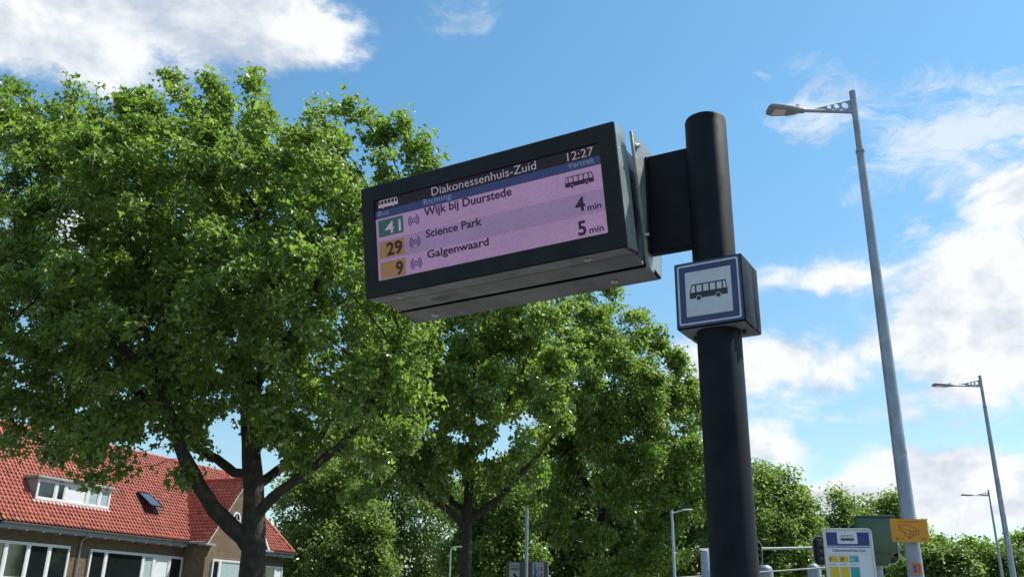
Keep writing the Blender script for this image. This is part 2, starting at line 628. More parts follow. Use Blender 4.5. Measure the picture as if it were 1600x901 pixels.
for sx_, yy, zz in ((-.46, -.165, None), (.42, -.165, None), (-.46, .140, None), (.42, .140, None)):
    s_ = MB()
    # screws sit on the sloping lips
    side = FRONT if yy < 0 else BACK
    xx = sx_ if yy < 0 else -sx_
    s_.tube([(xx, .055, -DH / 2 - .001), (xx, .055, -DH / 2 - .006)], .0165, 18)
    s_.tube([(xx, .055, -DH / 2 - .006), (xx, .055, -DH / 2 - .011)], [.012, .007], 14)
    s_.xf(side).build('underside_screw', m_steel, disp, smooth=False)
gr_ = MB()
for i in range(-5, 6):
    for j in range(-2, 3):
        if (i / 5.5) ** 2 + (j / 2.6) ** 2 < 1:
            gr_.tube([(-.33 + i * .009, -.02 + j * .009, ZB - .0060), (-.33 + i * .009, -.02 + j * .009, ZB - .0068)], .0024, 6)
o = gr_.build('speaker_holes', m_black, disp)
o['kind'] = 'stuff'

# the lit picture
P_pink = screen_mat('lit pink rows', (.345, .225, .415))
P_lav = screen_mat('lit lavender rows', (.270, .190, .365))
P_blk = screen_mat('dark header', (.012, .010, .014))
P_blue = screen_mat('lit blue strip', (.030, .045, .135))
P_green = screen_mat('lit green tile', (.032, .094, .096))
P_ochre = screen_mat('lit ochre tile', (.250, .150, .062))
P_white = screen_mat('lit pale letters', (.40, .34, .44))
P_pale = screen_mat('lit pale blue letters', (.17, .21, .36))
P_dark = screen_mat('dark letters', (.022, .010, .035))
P_brown = screen_mat('dark brown digits', (.030, .012, .014))
P_ring = screen_mat('violet signal rings', (.060, .038, .125))
UX = lambda u: (u - .5) * SW
VZ = lambda v: (.5 - v) * SH
SY = .0105
scr = MB()
rect(scr, -SW / 2 - .002, SW / 2 + .002, -SH / 2 - .002, SH / 2 + .002, SY)
scr.xf(FRONT)
screen = scr.build('screen', P_pink, disp)


def lit(name, m, fn):
    b_ = MB()
    fn(b_)
    b_.xf(FRONT)
    return b_.build(name, m, screen)


L1, L2, L3, L4 = SY - .0006, SY - .0012, SY - .0018, SY - .0024
lit('header_strip', P_blk, lambda b: rect(b, -SW / 2, SW / 2, VZ(.137), SH / 2 + .002, L1))
lit('title_strip', P_blue, lambda b: rect(b, -SW / 2, SW / 2, VZ(.236), VZ(.137), L1))
lit('row_band', P_lav, lambda b: rect(b, UX(.0), UX(1.0), VZ(.752), VZ(.508), L1))
for (v0, v1, m_) in ((.258, .467, P_green), (.532, .732, P_ochre), (.778, .982, P_ochre)):
    lit('route_tile', m_, lambda b: rect(b, UX(.012), UX(.134), VZ(v1), VZ(v0), L2))
WORDS = [  # words, u0, u1, baseline v, cap height v, boldness, material
    ('Diakonessenhuis-Zuid', .277, .741, .113, .098, -.004, P_white), ('12:27', .870, .973, .117, .094, -.004, P_white),
    ('Bus', .013, .067, .200, .062, .0, P_pale), ('Richting', .237, .365, .200, .066, .0, P_pale), ('Vertrek', .869, .974, .204, .066, .0, P_pale),
    ('41', .044, .122, .441, .142, .004, P_white), ('29', .046, .124, .707, .148, .034, P_brown), ('9', .087, .123, .962, .150, .034, P_brown),
    ('Wijk bij Duurstede', .235, .631, .338, .095, .025, P_dark), ('Science Park', .237, .494, .599, .090, .025, P_dark), ('Galgenwaard', .238, .517, .848, .088, .025, P_dark),
    ('4', .882, .921, .696, .145, .030, P_dark), ('min', .928, .982, .710, .066, .025, P_dark), ('5', .884, .917, .959, .148, .030, P_dark), ('min', .927, .983, .958, .066, .025, P_dark)]
for s, u0, u1, vb, cap, bold, m_ in WORDS:
    lit('lettering', m_, lambda b: text_on(b, s, UX(u0), UX(u1), VZ(vb), cap * SH, L3, bold))
for vc in (.356, .617, .877):
    def sig(b):
        cx, cz = UX(.185), VZ(vc)
        annulus(b, cx, cz, .0055, .0105, L3, 0, 360, 20)
        for r in (.0145, .0235):
            annulus(b, cx, cz, r, r + .0055, L3, -58, 58, 12)
            annulus(b, cx, cz, r, r + .0055, L3, 122, 238, 12)
    lit('signal_mark', P_ring, sig)
b1, b2 = MB(), MB()
bus_icon(b1, b2, UX(.018), UX(.114), VZ(.118), VZ(.012), L3, -.0006, flip=True)
b1.xf(FRONT).build('bus_mark', P_white, screen)
b2.xf(FRONT).build('bus_mark_window', P_blk, screen)
b1, b2 = MB(), MB()
bus_icon(b1, b2, UX(.851), UX(.965), VZ(.425), VZ(.292), L3, -.0006, flip=True)
b1.xf(FRONT).build('bus_mark', P_dark, screen)
b2.xf(FRONT).build('bus_mark_window', P_pink, screen)
bs = MB()
rect(bs, -SW / 2 - .002, SW / 2 + .002, -SH / 2 - .002, SH / 2 + .002, SY)
bs.xf(BACK).build('rear_screen', P_pink, disp)

# ---------------------------------------------------------------- the bus stop sign box clamped round the pole
SS, SD, SYAW = .2559, .2003, -.5398
sign = thing('bus_stop_sign', 'square blue box sign with a black bus on white, clamped round the thick pole', 'sign', (.7108, 3.0346, 1.1089 + CAM_Z - SS / 2), SYAW)
m_sgn = mat('dark blue sign box', (.004, .005, .010), .55, spec=.14, var=.15, vscale=8, bump=.04)
m_sblue = mat('sign blue', (.012, .035, .13), .35, var=.12, vscale=7)
m_swhite = mat('weathered white reflective sheet', (.50, .55, .62), .4, var=.10, vscale=6)
m_sline = mat('pale sign line', (.50, .55, .66), .4, var=.1, vscale=9)
m_ink = mat('black sign ink', (.010, .011, .016), .45)
MB().box(-SS / 2, SS / 2, 0, SD * .66, 0, SS).build('box_front', m_sgn, sign, bevel=.006)
MB().box(-SS / 2 + .001, SS / 2 - .001, SD * .66 + .003, SD, .001, SS - .001).build('box_rear', m_sgn, sign, bevel=.005)
MB().box(-SS / 2 + .008, SS / 2 - .008, .008, SD - .008, -.0015, .01).build('box_floor', mat('pale sign floor', (.25, .26, .27), .6, var=.2, vscale=12), sign)
fc = MB().prism(rounded(-SS / 2 + .005, SS / 2 - .005, .005, SS - .005, .006, 4), 'y', -.0016, .0)
fc.build('face_panel', m_sblue, sign)
k = SS
ln = MB()
ring(rounded(-.448 * k, .448 * k, .052 * k, .948 * k, .008, 4), rounded(-.424 * k, .424 * k, .076 * k, .924 * k, .005, 4), -.0026, -.0014, ln)
ln.build('border_line', m_sline, sign)
wp = MB().prism(rounded(-.335 * k, .335 * k, .165 * k, .835 * k, .002, 2), 'y', -.0026, -.0014)
wp.build('white_field', m_swhite, sign)
b1, b2 = MB(), MB()
bus_icon(b1, b2, -.275 * k, .275 * k, .395 * k, .640 * k, -.0034, -.0006)
b1.build('bus_mark', m_ink, sign)
b2.build('bus_mark_window', m_swhite, sign)
for sx_ in (-1, 1):
    MB().tube([(sx_ * .092, SD / 2, -.004), (sx_ * .092, SD / 2, -.016)], .008, 12).build('clamp_nut', m_black, sign)

# ---------------------------------------------------------------- street lamps
m_galv = mat('galvanised steel', (.27, .305, .36), .5, metal=.35, var=.20, vscale=3, bump=.08, bscale=120)
m_lum = mat('grey lamp housing', (.20, .21, .215), .5, var=.12, vscale=6)
m_glass = mat('lamp glass', (.55, .55, .50), .15, var=.1, vscale=10, coat=.5)


def street_lamp(x, y, label, H=9.2, arm=1.38, az=182., r0=.105, r1=.047, group='tall street lamps along the road'):
    t = thing('street_lamp', label, 'street lamp', (x, y, 0), 0, group)
    mast = MB().tube([(0, 0, 0), (0, 0, .9), (0, 0, 1.0), (0, 0, H - 1.05), (0, 0, H - 1.0), (0, 0, H)], [r0 * 1.15, r0 * 1.15, r0, r1 * 1.18, r1, r1], 24)
    mast.build('mast', m_galv, t, smooth=True)
    for zz, rr in ((H - 1.03, r1 * 1.35), (H - 2.9 - 2.6, r1 * 1.9)):
        MB().tube([(0, 0, zz - .02), (0, 0, zz + .02)], rr, 20).build('band', m_galv, t, smooth=True)
    R_ = Matrix.Rotation(rad(az), 4, 'Z')
    zb = H - .36
    # tube and pierced web of the bracket (local x outwards)
    br = MB().tube([(.02, 0, zb), (arm * .62, 0, zb + .0)], .028, 14)
    br.xf(R_).build('bracket_tube', m_galv, t, smooth=True)
    web = bmesh.new()
    L0 = arm * .50
    top = lambda s: zb + .03 + .19 * (1 - s / L0)
    holes = [(.14, zb + .105, .052), (.27, zb + .090, .042), (.385, zb + .075, .034)]
    # web as a grid fan round each hole: build columns of quads between hole and outline
    wm = MB()
    cuts = [.03, .205, .325, .435]
    for (hx, hz, hr), xa, xb in zip(holes, cuts[:-1], cuts[1:]):
        n = 24
        inn, out_ = [], []
        for i in range(n):
            th = 2 * math.pi * i / n
            dx, dz = math.cos(th), math.sin(th)
            inn.append((hx + hr * dx, hz + hr * dz))
            cand = []
            if dx > 1e-6:
                cand.append((xb - hx) / dx)
            if dx < -1e-6:
                cand.append((xa - hx) / dx)
            if dz < -1e-6:
                cand.append((zb + .01 - hz) / dz)
            den = dz + .19 / L0 * dx
            if den > 1e-6:
                cand.append((top(hx) - hz) / den)
            s = min(c_ for c_ in cand if c_ > 0)
            out_.append((hx + s * dx, hz + s * dz))
        ring(out_, inn, -.004, .004, wm)
    wm.prism([(cuts[-1], zb + .01), (L0, zb + .01), (L0, zb + .03), (cuts[-1], top(cuts[-1]))], 'y', -.004, .004)
    web.free()
    wm.xf(R_).build('bracket_web', m_galv, t)
    x0 = arm * .60
    MB().tube([(x0, 0, zb), (x0 + .05, 0, zb + .0), (x0 + .1, 0, zb)], [.034, .045, .04], 14).xf(R_).build('spigot', m_lum, t, smooth=True)
    # flat luminaire head, wider toward the end
    hx0, hx1 = x0 + .07, arm + .06
    secs = [(hx0, .045, .035), (hx0 + .07, .075, .05), (hx0 + .16, .105, .055), (hx1 - .10, .135, .05), (hx1 - .02, .125, .04), (hx1, .10, .022)]
    vs_, fs = [], []
    for (xx, w_, h_) in secs:
        sec = [(-w_, -.6 * h_), (-w_ * .9, -h_), (w_ * .9, -h_), (w_, -.6 * h_), (w_ * .93, .45 * h_), (w_ * .55, h_ * .9), (-w_ * .55, h_ * .9), (-w_ * .93, .45 * h_)]
        vs_ += [(xx, a, zb + .01 + b) for a, b in sec]
    for i in range(len(secs) - 1):
        for s in range(8):
            fs.append((i * 8 + s, i * 8 + (s + 1) % 8, i * 8 + 8 + (s + 1) % 8, i * 8 + 8 + s))
    fs += [tuple(range(8)), tuple(range((len(secs) - 1) * 8, len(secs) * 8))]
    MB().add(vs_, fs).xf(R_).build('lamp_head', m_lum, t, bevel=.004)
    MB().box(hx1 - .36, hx1 - .08, -.085, .085, zb - .0435, zb - .030).xf(R_).build('lamp_window', m_glass, t, bevel=.003)
    MB().box(hx0 + .02, hx0 + .07, -.03, .03, zb + .05, zb + .085).xf(R_).build('hinge', m_lum, t, bevel=.004)
    return t


street_lamp(5.149, 11.78, 'tall grey street lamp with yellow camera sign on its mast', az=181, arm=1.27)
street_lamp(15.336, 28.34, 'middle street lamp at the right, behind the mast with the yellow sign', az=183, arm=1.55)
street_lamp(29.02, 54.8, 'farthest and smallest of the lamps with perforated arm, low at right', az=186, arm=1.7)

# sticker on the near mast
st = thing('mast_sticker', 'small orange and blue sticker stuck on the near lamp mast', 'sticker', (5.149, 11.78, 0))


def curved(mb, r, a0, a1, z0, z1, n=8):
    vs_ = []
    for i in range(n + 1):
        th = rad(a0 + (a1 - a0) * i / n)
        vs_ += [(r * math.cos(th), r * math.sin(th), z0), (r * math.cos(th), r * math.sin(th), z1)]
    return mb.add(vs_, [(2 * i, 2 * i + 2, 2 * i + 3, 2 * i + 1) for i in range(n)])


zs = at(1430, 897, 11.78)[2]
curved(MB(), .1075, 225, 292, zs, zs + .14).build('sticker_sheet', mat('orange print', (.55, .16, .05), .5, var=.3, vscale=20), st)
curved(MB(), .1085, 238, 256, zs + .02, zs + .12).build('sticker_figure', mat('blue print', (.04, .08, .28), .5, var=.3, vscale=30), st)
curved(MB(), .1085, 264, 280, zs + .01, zs + .125).build('sticker_figure', mat('red print', (.40, .07, .03), .5, var=.3, vscale=30), st)

# ---------------------------------------------------------------- yellow camera notice on the near mast
m_yel = mat('yellow notice', (.60, .245, .006), .45, var=.08, vscale=5)
m_ink2 = mat('dark notice ink', (.08, .035, .008), .5)
nA = at(1392, 812, 11.62)
ysg = thing('camera_notice', 'yellow plate with a drawn security camera, strapped to the near lamp mast', 'sign', (5.075, 11.63, 2.545), rad(-1.0))
YW, YH = .465, .285
MB().prism(rounded(-YW / 2, YW / 2, 0, YH, .018, 5), 'y', -.004, .004).build('plate', m_yel, ysg)
for zz in (.06, .22):
    MB().tube([(.074 - .10, .02, zz), (.074 + .10, .02, zz)], .012, 8).build('strap', m_galv, ysg)


def stroke(mb, pts, w_, y):
    for a, b in zip(pts[:-1], pts[1:]):
        a, b = np.array(a), np.array(b)
        d = (b - a) / np.linalg.norm(b - a)
        n_ = np.array([-d[1], d[0]]) * w_ / 2
        q = [a + n_ - d * w_ * .3, b + n_ + d * w_ * .3, b - n_ + d * w_ * .3, a - n_ - d * w_ * .3]
        mb.add([(x_, y, z_) for x_, z_ in q], [(0, 1, 2, 3)])
    return mb


c_ = MB()
NX = lambda u: (u - .5) * YW
NZ = lambda v: (1 - v) * YH
for i, path in enumerate([[(.23, .28), (.46, .25), (.76, .50), (.74, .68), (.50, .68), (.23, .47), (.23, .28)], [(.23, .34), (.53, .52), (.50, .68)], [(.53, .52), (.76, .50)],
                          [(.35, .58), (.38, .76), (.54, .78), (.60, .70)], [(.46, .78), (.46, .88)], [(.50, .78), (.50, .88)], [(.60, .54), (.58, .66)], [(.67, .53), (.65, .66)]]):
    stroke(c_, [(NX(a), NZ(b)) for a, b in path], .0065, -.0046 - .0003 * i)
c_.build('camera_drawing', m_ink2, ysg)
text_on(MB(), 'Cameratoezicht', NX(.22), NX(.78), NZ(.155), .020, -.0048).build('lettering', m_ink2, ysg)
e_ = MB()
stroke(e_, [(NX(.10), NZ(.86)), (NX(.17), NZ(.86))], .010, -.0046)
stroke(e_, [(NX(.135), NZ(.80)), (NX(.135), NZ(.92))], .010, -.0049)
stroke(e_, [(NX(.20), NZ(.86)), (NX(.33), NZ(.86))], .006, -.0048)
stroke(e_, [(NX(.80), NZ(.83)), (NX(.92), NZ(.83))], .006, -.0048)
stroke(e_, [(NX(.80), NZ(.88)), (NX(.92), NZ(.88))], .006, -.0048)
o = e_.build('emblem', m_ink2, ysg)
o['kind'] = 'stuff'

# ---------------------------------------------------------------- route panel (stop flag) near the kerb
m_alu = mat('aluminium frame', (.52, .54, .56), .35, metal=.6, var=.1, vscale=6)
m_wp = mat('white panel', (.62, .65, .72), .4, var=.04, vscale=4)
m_pb = mat('blue panel header', (.022, .03, .17), .4, var=.1, vscale=5)
m_py = mat('yellow route cell', (.62, .44, .01), .45, var=.06, vscale=9)
m_pg = mat('teal route cell', (.02, .30, .30), .45, var=.06, vscale=9)
m_pk = mat('black panel print', (.012, .012, .015), .5)
rp = thing('route_panel', 'white stop panel with blue header, bus symbol and coloured route cells', 'sign', (3.497, 9.5, 0), rad(-8))
RW, RT = .462, 2.488
MB().prism(rounded(-RW / 2, RW / 2, .55, RT, .03, 6), 'y', .0, .022).build('panel', m_wp, rp)
fr = MB()
ring(rounded(-RW / 2 - .012, RW / 2 + .012, .54, RT + .012, .042, 6), rounded(-RW / 2 + .006, RW / 2 - .006, .556, RT - .006, .026, 6), -.010, .034, fr)
fr.build('frame', m_alu, rp, bevel=.004)
for sx_ in (-1, 1):
    MB().tube([(sx_ * (RW / 2 - .02), .011, 0), (sx_ * (RW / 2 - .02), .011, .56)], .019, 12).build('leg', m_alu, rp, smooth=True)
QX = lambda u: (u - .5) * (RW - .012)
QZ = lambda v: RT - .006 - v * .61
rect(b_ := MB(), QX(.03), QX(.97), QZ(.255), QZ(.035), -.001)
b_.build('header_sheet', m_pb, rp)
rect(b_ := MB(), QX(.03), QX(.97), QZ(.283), QZ(.268), -.001)
b_.build('header_line', m_pb, rp)
b_ = MB().prism(rounded(QX(.27), QX(.71), QZ(.225), QZ(.035), .012, 4), 'y', -.0022, -.0008)
b_.build('symbol_field', m_wp, rp)
b1, b2 = MB(), MB()
bus_icon(b1, b2, QX(.345), QX(.635), QZ(.185), QZ(.085), -.003, -.0006)
b1.build('bus_mark', m_pk, rp)
b2.build('bus_mark_window', m_wp, rp)
text_on(MB(), 'Diakonessenhuis-Zuid', QX(.14), QX(.86), QZ(.352), .030, -.001, .01).build('lettering', m_pk, rp)
rect(b_ := MB(), QX(.05), QX(.95), QZ(.400), QZ(.396), -.001)
b_.build('rule_line', mat('grey rule', (.3, .3, .33), .5), rp)
for i, (nm, m_, c) in enumerate((('9', m_py, m_pk), ('29', m_py, m_pk), ('41', m_pg, m_wp))):
    ua = .045 + i * .225
    rect(b_ := MB(), QX(ua), QX(ua + .195), QZ(.520), QZ(.420), -.001)
    b_.build('route_cell', m_, rp)
    text_on(MB(), nm, QX(ua + .012), QX(ua + (.05 if i == 0 else .10)), QZ(.508), .038, -.002, .02).build('lettering', c, rp)
    rect(b_ := MB(), QX(ua + .01), QX(ua + .13), QZ(.564), QZ(.552), -.001)
    b_.build('small_print', mat('grey rule', (.3, .3, .33), .5), rp)
    rect(b_ := MB(), QX(ua), QX(ua + .195), QZ(.780), QZ(.595), -.001)
    b_.build('route_cell', m_, rp)
    rect(b_ := MB(), QX(ua + .165), QX(ua + .185), QZ(.768), QZ(.748), -.002)
    b_.build('cell_mark', mat('brown print', (.2, .1, .02), .5), rp)

# ---------------------------------------------------------------- green camera cabinet on its mast
m_gbox = mat('green cabinet paint', (.055, .105, .065), .45, var=.12, vscale=4, bump=.05)
gb = thing('camera_cabinet', 'dark green metal cabinet on a grey post behind the route panel', 'cabinet', (5.985, 15.0, 0), rad(-13))
MB().box(-.25, .30, -.02, .46, 2.645, 3.205).build('cabinet_box', m_gbox, gb, bevel=.008)
MB().box(-.265, .315, -.05, .48, 3.205, 3.235).build('lid', m_gbox, gb, bevel=.006)
MB().box(-.235, .285, -.028, -.019, 2.67, 3.185).build('door', m_gbox, gb, bevel=.004)
MB().box(.315, .34, .01, .03, 2.66, 3.18).build('edge_strip', m_galv, gb)
for zz in (2.78, 3.11):
    MB().tube([(.325, -.012, zz), (.325, -.03, zz)], .014, 10).build('hinge_bolt', mat('bright bolt', (.75, .75, .72), .35, metal=.6), gb)
MB().add([(-.16, .08, 2.46), (.16, .08, 2.46), (.16, .42, 2.46), (-.16, .42, 2.46), (-.22, .02, 2.645), (.24, .02, 2.645), (.24, .5, 2.645), (-.22, .5, 2.645)],
         [(3, 2, 1, 0), (4, 5, 6, 7), (0, 1, 5, 4), (1, 2, 6, 5), (2, 3, 7, 6), (3, 0, 4, 7)]).build('neck', m_gbox, gb, bevel=.006)
MB().tube([(0, .25, 0), (0, .25, 2.46)], .085, 20).build('post', m_galv, gb, smooth=True)
MB().tube([(.06, .22, 2.30), (.35, .15, 2.02)], .018, 10).build('brace', m_galv, gb, smooth=True)

# ---------------------------------------------------------------- signal gantry and traffic lights
gx0 = at(1040, 905, 20.0)
gan = thing('signal_gantry', 'pale tubular rails on round steel posts behind the thick pole', 'gantry', (4.25, 20.0, 0))
m_rail = mat('pale green rail', (.42, .47, .42), .5, metal=.2, var=.15, vscale=3)
MB().tube([(.0, 0, 0), (0, 0, 2.93), (0, 0, 2.97), (0, 0, 2.995)], [.098, .098, .085, .03], 24).build('post', m_galv, gan, smooth=True)
for px_, zt in ((1197, 2.72), (1272, 2.77)):
    xx = at(px_, 890, 20.35)[0] - 4.25
    MB().tube([(xx, .35, 0), (xx, .35, zt - .13), (xx, .35, zt - .06), (xx, .35, zt - .02), (xx, .35, zt)], [.145, .145, .125, .085, .03], 28).build('post', m_galv, gan, smooth=True)
MB().tube([(-.1, .05, 2.99), (2.75, .05, 3.09)], .029, 14).build('rail', m_rail, gan, smooth=True)
MB().tube([(-1.2, .12, 2.36), (2.75, .12, 2.685)], .017, 12).build('rail', m_rail, gan, smooth=True)
m_tl = mat('black signal housing', (.012, .012, .013), .5, var=.2, vscale=9)
m_tw = mat('white board edge', (.38, .40, .38), .5)
m_red = mat('unlit red lens', (.10, .008, .010), .3, coat=.4)
m_amb = mat('unlit amber lens', (.035, .012, .008), .3, coat=.4)
m_grn = mat('unlit green lens', (.012, .022, .020), .3, coat=.4)


def traffic_light(px_, pyt, pyb, label, halfw=.155, Y=19.8, turn=0.):
    a, b = at(px_, pyt, Y), at(px_, pyb, Y)
    h = a[2] - b[2]
    t = thing('traffic_light', label, 'traffic light', ((a[0] + b[0]) / 2, Y, b[2]), rad(turn), 'traffic lights on the gantry')
    MB().prism(rounded(-halfw, halfw, 0, h, halfw * .98, 10), 'y', 0, .012).build('backboard', m_tl, t)
    ed = MB()
    ring(rounded(-halfw, halfw, 0, h, halfw * .98, 10), rounded(-halfw + .018, halfw - .018, .018, h - .018, halfw * .98 - .018, 10), -.004, .0, ed)
    ed.build('board_edge', m_tw, t)
    MB().box(-.085, .085, -.10, -.002, h * .14, h * .86).build('housing', m_tl, t, bevel=.015)
    for i, m_ in enumerate((m_grn, m_amb, m_red)):
        zc = h * (.26 + .24 * i)
        MB().tube([(0, -.10, zc), (0, -.108, zc), (0, -.112, zc)], [.062, .055, .02], 20).build('lens', m_, t, smooth=True)
        vz = MB()
        n = 12
        for q in range(n + 1):
            th = rad(-10 + 200 * q / n)
            for rr, yy in ((.068, -.10), (.068, -.19 - .02 * math.sin(th))):
                vz.v.append((rr * math.cos(th), yy, zc + rr * math.sin(th)))
        vz.f = [(2 * q, 2 * q + 2, 2 * q + 3, 2 * q + 1) for q in range(n)]
        vz.build('visor', m_tl, t)
    MB().box(-.03, .03, .012, .25, h * .3, h * .36).build('bracket', m_galv, t)
    return t


traffic_light(1281, 836, 884, 'traffic light with red lens, half hidden by the left edge of the route panel')
traffic_light(1391, 832, 881, 'traffic light peeping out behind the green cabinet and yellow notice', halfw=.175)
traffic_light(1180, 842, 886, 'traffic light mostly hidden behind the thick anthracite pole')

# ---------------------------------------------------------------- small street furniture far off
sm = thing('small_lamp', 'small pale lamp post with short arm before the dark trees left of the pole', 'street lamp', tuple(at(1049.6, 796.5, 38)[:2]) + (0,))
m_pale = mat('pale painted steel', (.42, .50, .62), .45, metal=.1, var=.1, vscale=4)
sz_ = at(1049.6, 796.5, 38)[2]
MB().tube([(0, 0, 0), (0, 0, sz_)], [.075, .050], 12).build('mast', m_pale, sm, smooth=True)
MB().tube([(0, 0, sz_ - .12), (.48, 0, sz_ + .01)], .024, 10).build('arm', m_pale, sm, smooth=True)
MB().add([(.42, -.08, sz_ - .02), (.86, -.10, sz_ + .02), (.86, .10, sz_ + .02), (.42, .08, sz_ - .02), (.42, -.06, sz_ + .05), (.82, -.07, sz_ + .07), (.82, .07, sz_ + .07), (.42, .06, sz_ + .05)],
         [(3, 2, 1, 0), (4, 5, 6, 7), (0, 1, 5, 4), (1, 2, 6, 5), (2, 3, 7, 6), (3, 0, 4, 7)]).build('lamp_head', m_pale, sm, bevel=.012)

jp = thing('bent_pipe_post', 'thin white pipe post bent over at the top beside the far trunk', 'post', tuple(at(704, 870, 33)[:2]) + (0,))
jz = at(704, 862, 33)[2]
MB().tube([(0, 0, 0), (0, 0, jz), (.02, 0, jz + .11), (.07, 0, jz + .17), (.15, 0, jz + .19), (.40, 0, jz + .20)], .030, 12).build('pipe', mat('white pipe', (.62, .65, .60), .4, var=.1, vscale=4), jp, smooth=True)

m_sg = mat('grey green sign back', (.035, .055, .04), .6, var=.2, vscale=5)
m_sw = mat('dull white print', (.26, .28, .28), .6, var=.12, vscale=5)
gp = thing('sign_post', 'slim grey steel post rising between two small advertising boards', 'post', (.617, 30, 0))
MB().tube([(0, 0, 0), (0, 0, 4.87)], .052, 16).build('shaft', m_galv, gp, smooth=True)
MB().tube([(0, 0, 4.87), (0, 0, 4.90)], .056, 16).build('cap', m_galv, gp)
s1 = thing('advertising_board', 'small board reading OPEN with an arrow, left of the slim post', 'sign', (.285, 29.93, 2.05))
MB().box(-.32, .255, 0, .03, 0, 1.16).build('board', m_sg, s1, bevel=.006)
rect(b_ := MB(), -.21, .11, .02, 1.13, -.002)
b_.build('print_field', m_sw, s1)
text_on(MB(), 'VANDAAG', -.19, .10, 1.02, .06, -.004, .02).build('lettering', m_pk, s1)
text_on(MB(), 'OPEN', -.195, .10, .90, .085, -.004, .04).build('lettering', m_pk, s1)
MB().add([(-.18, -.004, .70), (-.07, -.004, .70), (-.10, -.004, .78), (-.05, -.004, .83), (.10, -.004, .66), (-.05, -.004, .48), (-.10, -.004, .54), (-.07, -.004, .61), (-.18, -.004, .61)], [tuple(range(9))]).build('arrow', m_pk, s1)
s2 = thing('advertising_board', 'small board with a blue figure and dark signs, right of the slim post', 'sign', (1.0, 29.93, 2.05))
MB().box(-.30, .30, 0, .03, 0, 1.19).build('board', m_sg, s2, bevel=.006)
rect(b_ := MB(), -.195, .175, .02, 1.16, -.002)
b_.build('print_field', m_sw, s2)
fg = MB()
disc(fg, -.10, 1.08, .035, -.004, 14)
stroke(fg, [(-.11, 1.0), (-.09, .90), (-.11, .74), (-.15, .66)], .07, -.004)
stroke(fg, [(-.09, .90), (-.03, .86)], .045, -.0045)
stroke(fg, [(-.10, .78), (-.05, .70), (-.10, .63)], .05, -.005)
fg.build('blue_figure', mat('blue figure print', (.025, .09, .22), .5), s2)
text_on(MB(), '12', .0, .13, .91, .10, -.004, .03).build('lettering', m_pk, s2)
text_on(MB(), 'L3', .0, .13, .73, .10, -.004, .03).build('lettering', m_pk, s2)
MB().tube([(.31, .015, 0), (.31, .015, 1.2)], .018, 8).build('edge_tube', m_galv, s2)
for s_, c_x in ((s1, .332), (s2, -.383)):
    MB().box(c_x - (.08 if c_x > 0 else -.0), c_x + (.0 if c_x > 0 else .09), .031, .05, .5, .55).build('bracket', m_galv, s_)
    MB().tube([(0, .015, -2.05), (0, .015, 0)], .02, 8).build('leg', m_galv, s_)

# ---------------------------------------------------------------- the brick house with the red tiled roof
HOUSE_AZ = 22.0
_ha = rad(HOUSE_AZ)
hu, hv = np.array([math.sin(_ha), math.cos(_ha)]), np.array([math.cos(_ha), -math.sin(_ha)])
h0 = hu * 40 + hv * -37.2
house = thing('brick_house', 'dark brick house with a red pantile roof, dormer and gable behind the left tree', 'house', (h0[0], h0[1], 0), rad(90 - HOUSE_AZ))


def brick_mat():
    m = bpy.data.materials.new('brown brick')
    m.use_nodes = True
    k = NG(m.node_tree)
    b = k.n['Principled BSDF']
    t = k.n.new('ShaderNodeTexCoord').outputs['Object']
    sep = k.n.new('ShaderNodeSeparateXYZ')
    k.put(sep.inputs[0], t)
    cmb = k.n.new('ShaderNodeCombineXYZ')
    k.put(cmb.inputs[0], k.math('ADD', sep.outputs[0], sep.outputs[1]))
    k.put(cmb.inputs[1], sep.outputs[2])
    br = k.n.new('ShaderNodeTexBrick')
    k.put(br.inputs['Vector'], cmb.outputs[0])
    br.inputs['Scale'].default_value = 1
    br.inputs['Brick Width'].default_value = .22
    br.inputs['Row Height'].default_value = .063
    br.inputs['Mortar Size'].default_value = .007
    br.inputs['Color1'].default_value = (.085, .056, .032, 1)
    br.inputs['Color2'].default_value = (.25, .17, .095, 1)
    br.inputs['Mortar'].default_value = (.085, .078, .065, 1)
    k.put(b.inputs['Base Color'], k.mix(k.maprange(k.noise(t, 1.5, 5, .6), .3, .7), br.outputs['Color'], (.145, .10, .058, 1)))
    bn = k.n.new('ShaderNodeBump')
    bn.inputs['Strength'].default_value = .6
    bn.inputs['Distance'].default_value = .012
    bn.invert = True
    k.put(bn.inputs['Height'], br.outputs['Fac'])
    k.l.new(bn.outputs[0], b.inputs['Normal'])
    b.inputs['Roughness'].default_value = .85
    return m


def tile_mat():
    m = bpy.data.materials.new('red pantile')
    m.use_nodes = True
    k = NG(m.node_tree)
    b = k.n['Principled BSDF']
    a = k.n.new('ShaderNodeAttribute')
    a.attribute_name = 'tint'
    t = k.n.new('ShaderNodeTexCoord').outputs['Object']
    c = k.ramp(a.outputs['Fac'], [(0, (.20, .042, .026)), (.12, (.30, .062, .038)), (.5, (.39, .085, .050)), (.85, (.45, .105, .060)), (1, (.50, .15, .075))])
    lich = k.maprange(k.noise(t, 3.0, 6, .65), .60, .78, 0, .45)
    k.put(b.inputs['Base Color'], k.mix(lich, c, (.13, .065, .042, 1)))
    b.inputs['Roughness'].default_value = .55
    return m


m_brick, m_tile = brick_mat(), tile_mat()
m_wood = mat('white window paint', (.68, .70, .70), .45, var=.06, vscale=3)
m_soff = mat('grey soffit boards', (.27, .28, .28), .6, var=.15, vscale=2)
m_zinc = mat('zinc gutter', (.30, .32, .33), .45, metal=.5, var=.15, vscale=3)
m_pane = mat('dark window glass', (.012, .015, .017), .06, coat=.3, spec=.8)
m_curt = mat('pale curtain', (.32, .42, .42), .8, var=.1, vscale=6)
m_lead = mat('lead flashing', (.35, .35, .37), .6, var=.2, vscale=4)

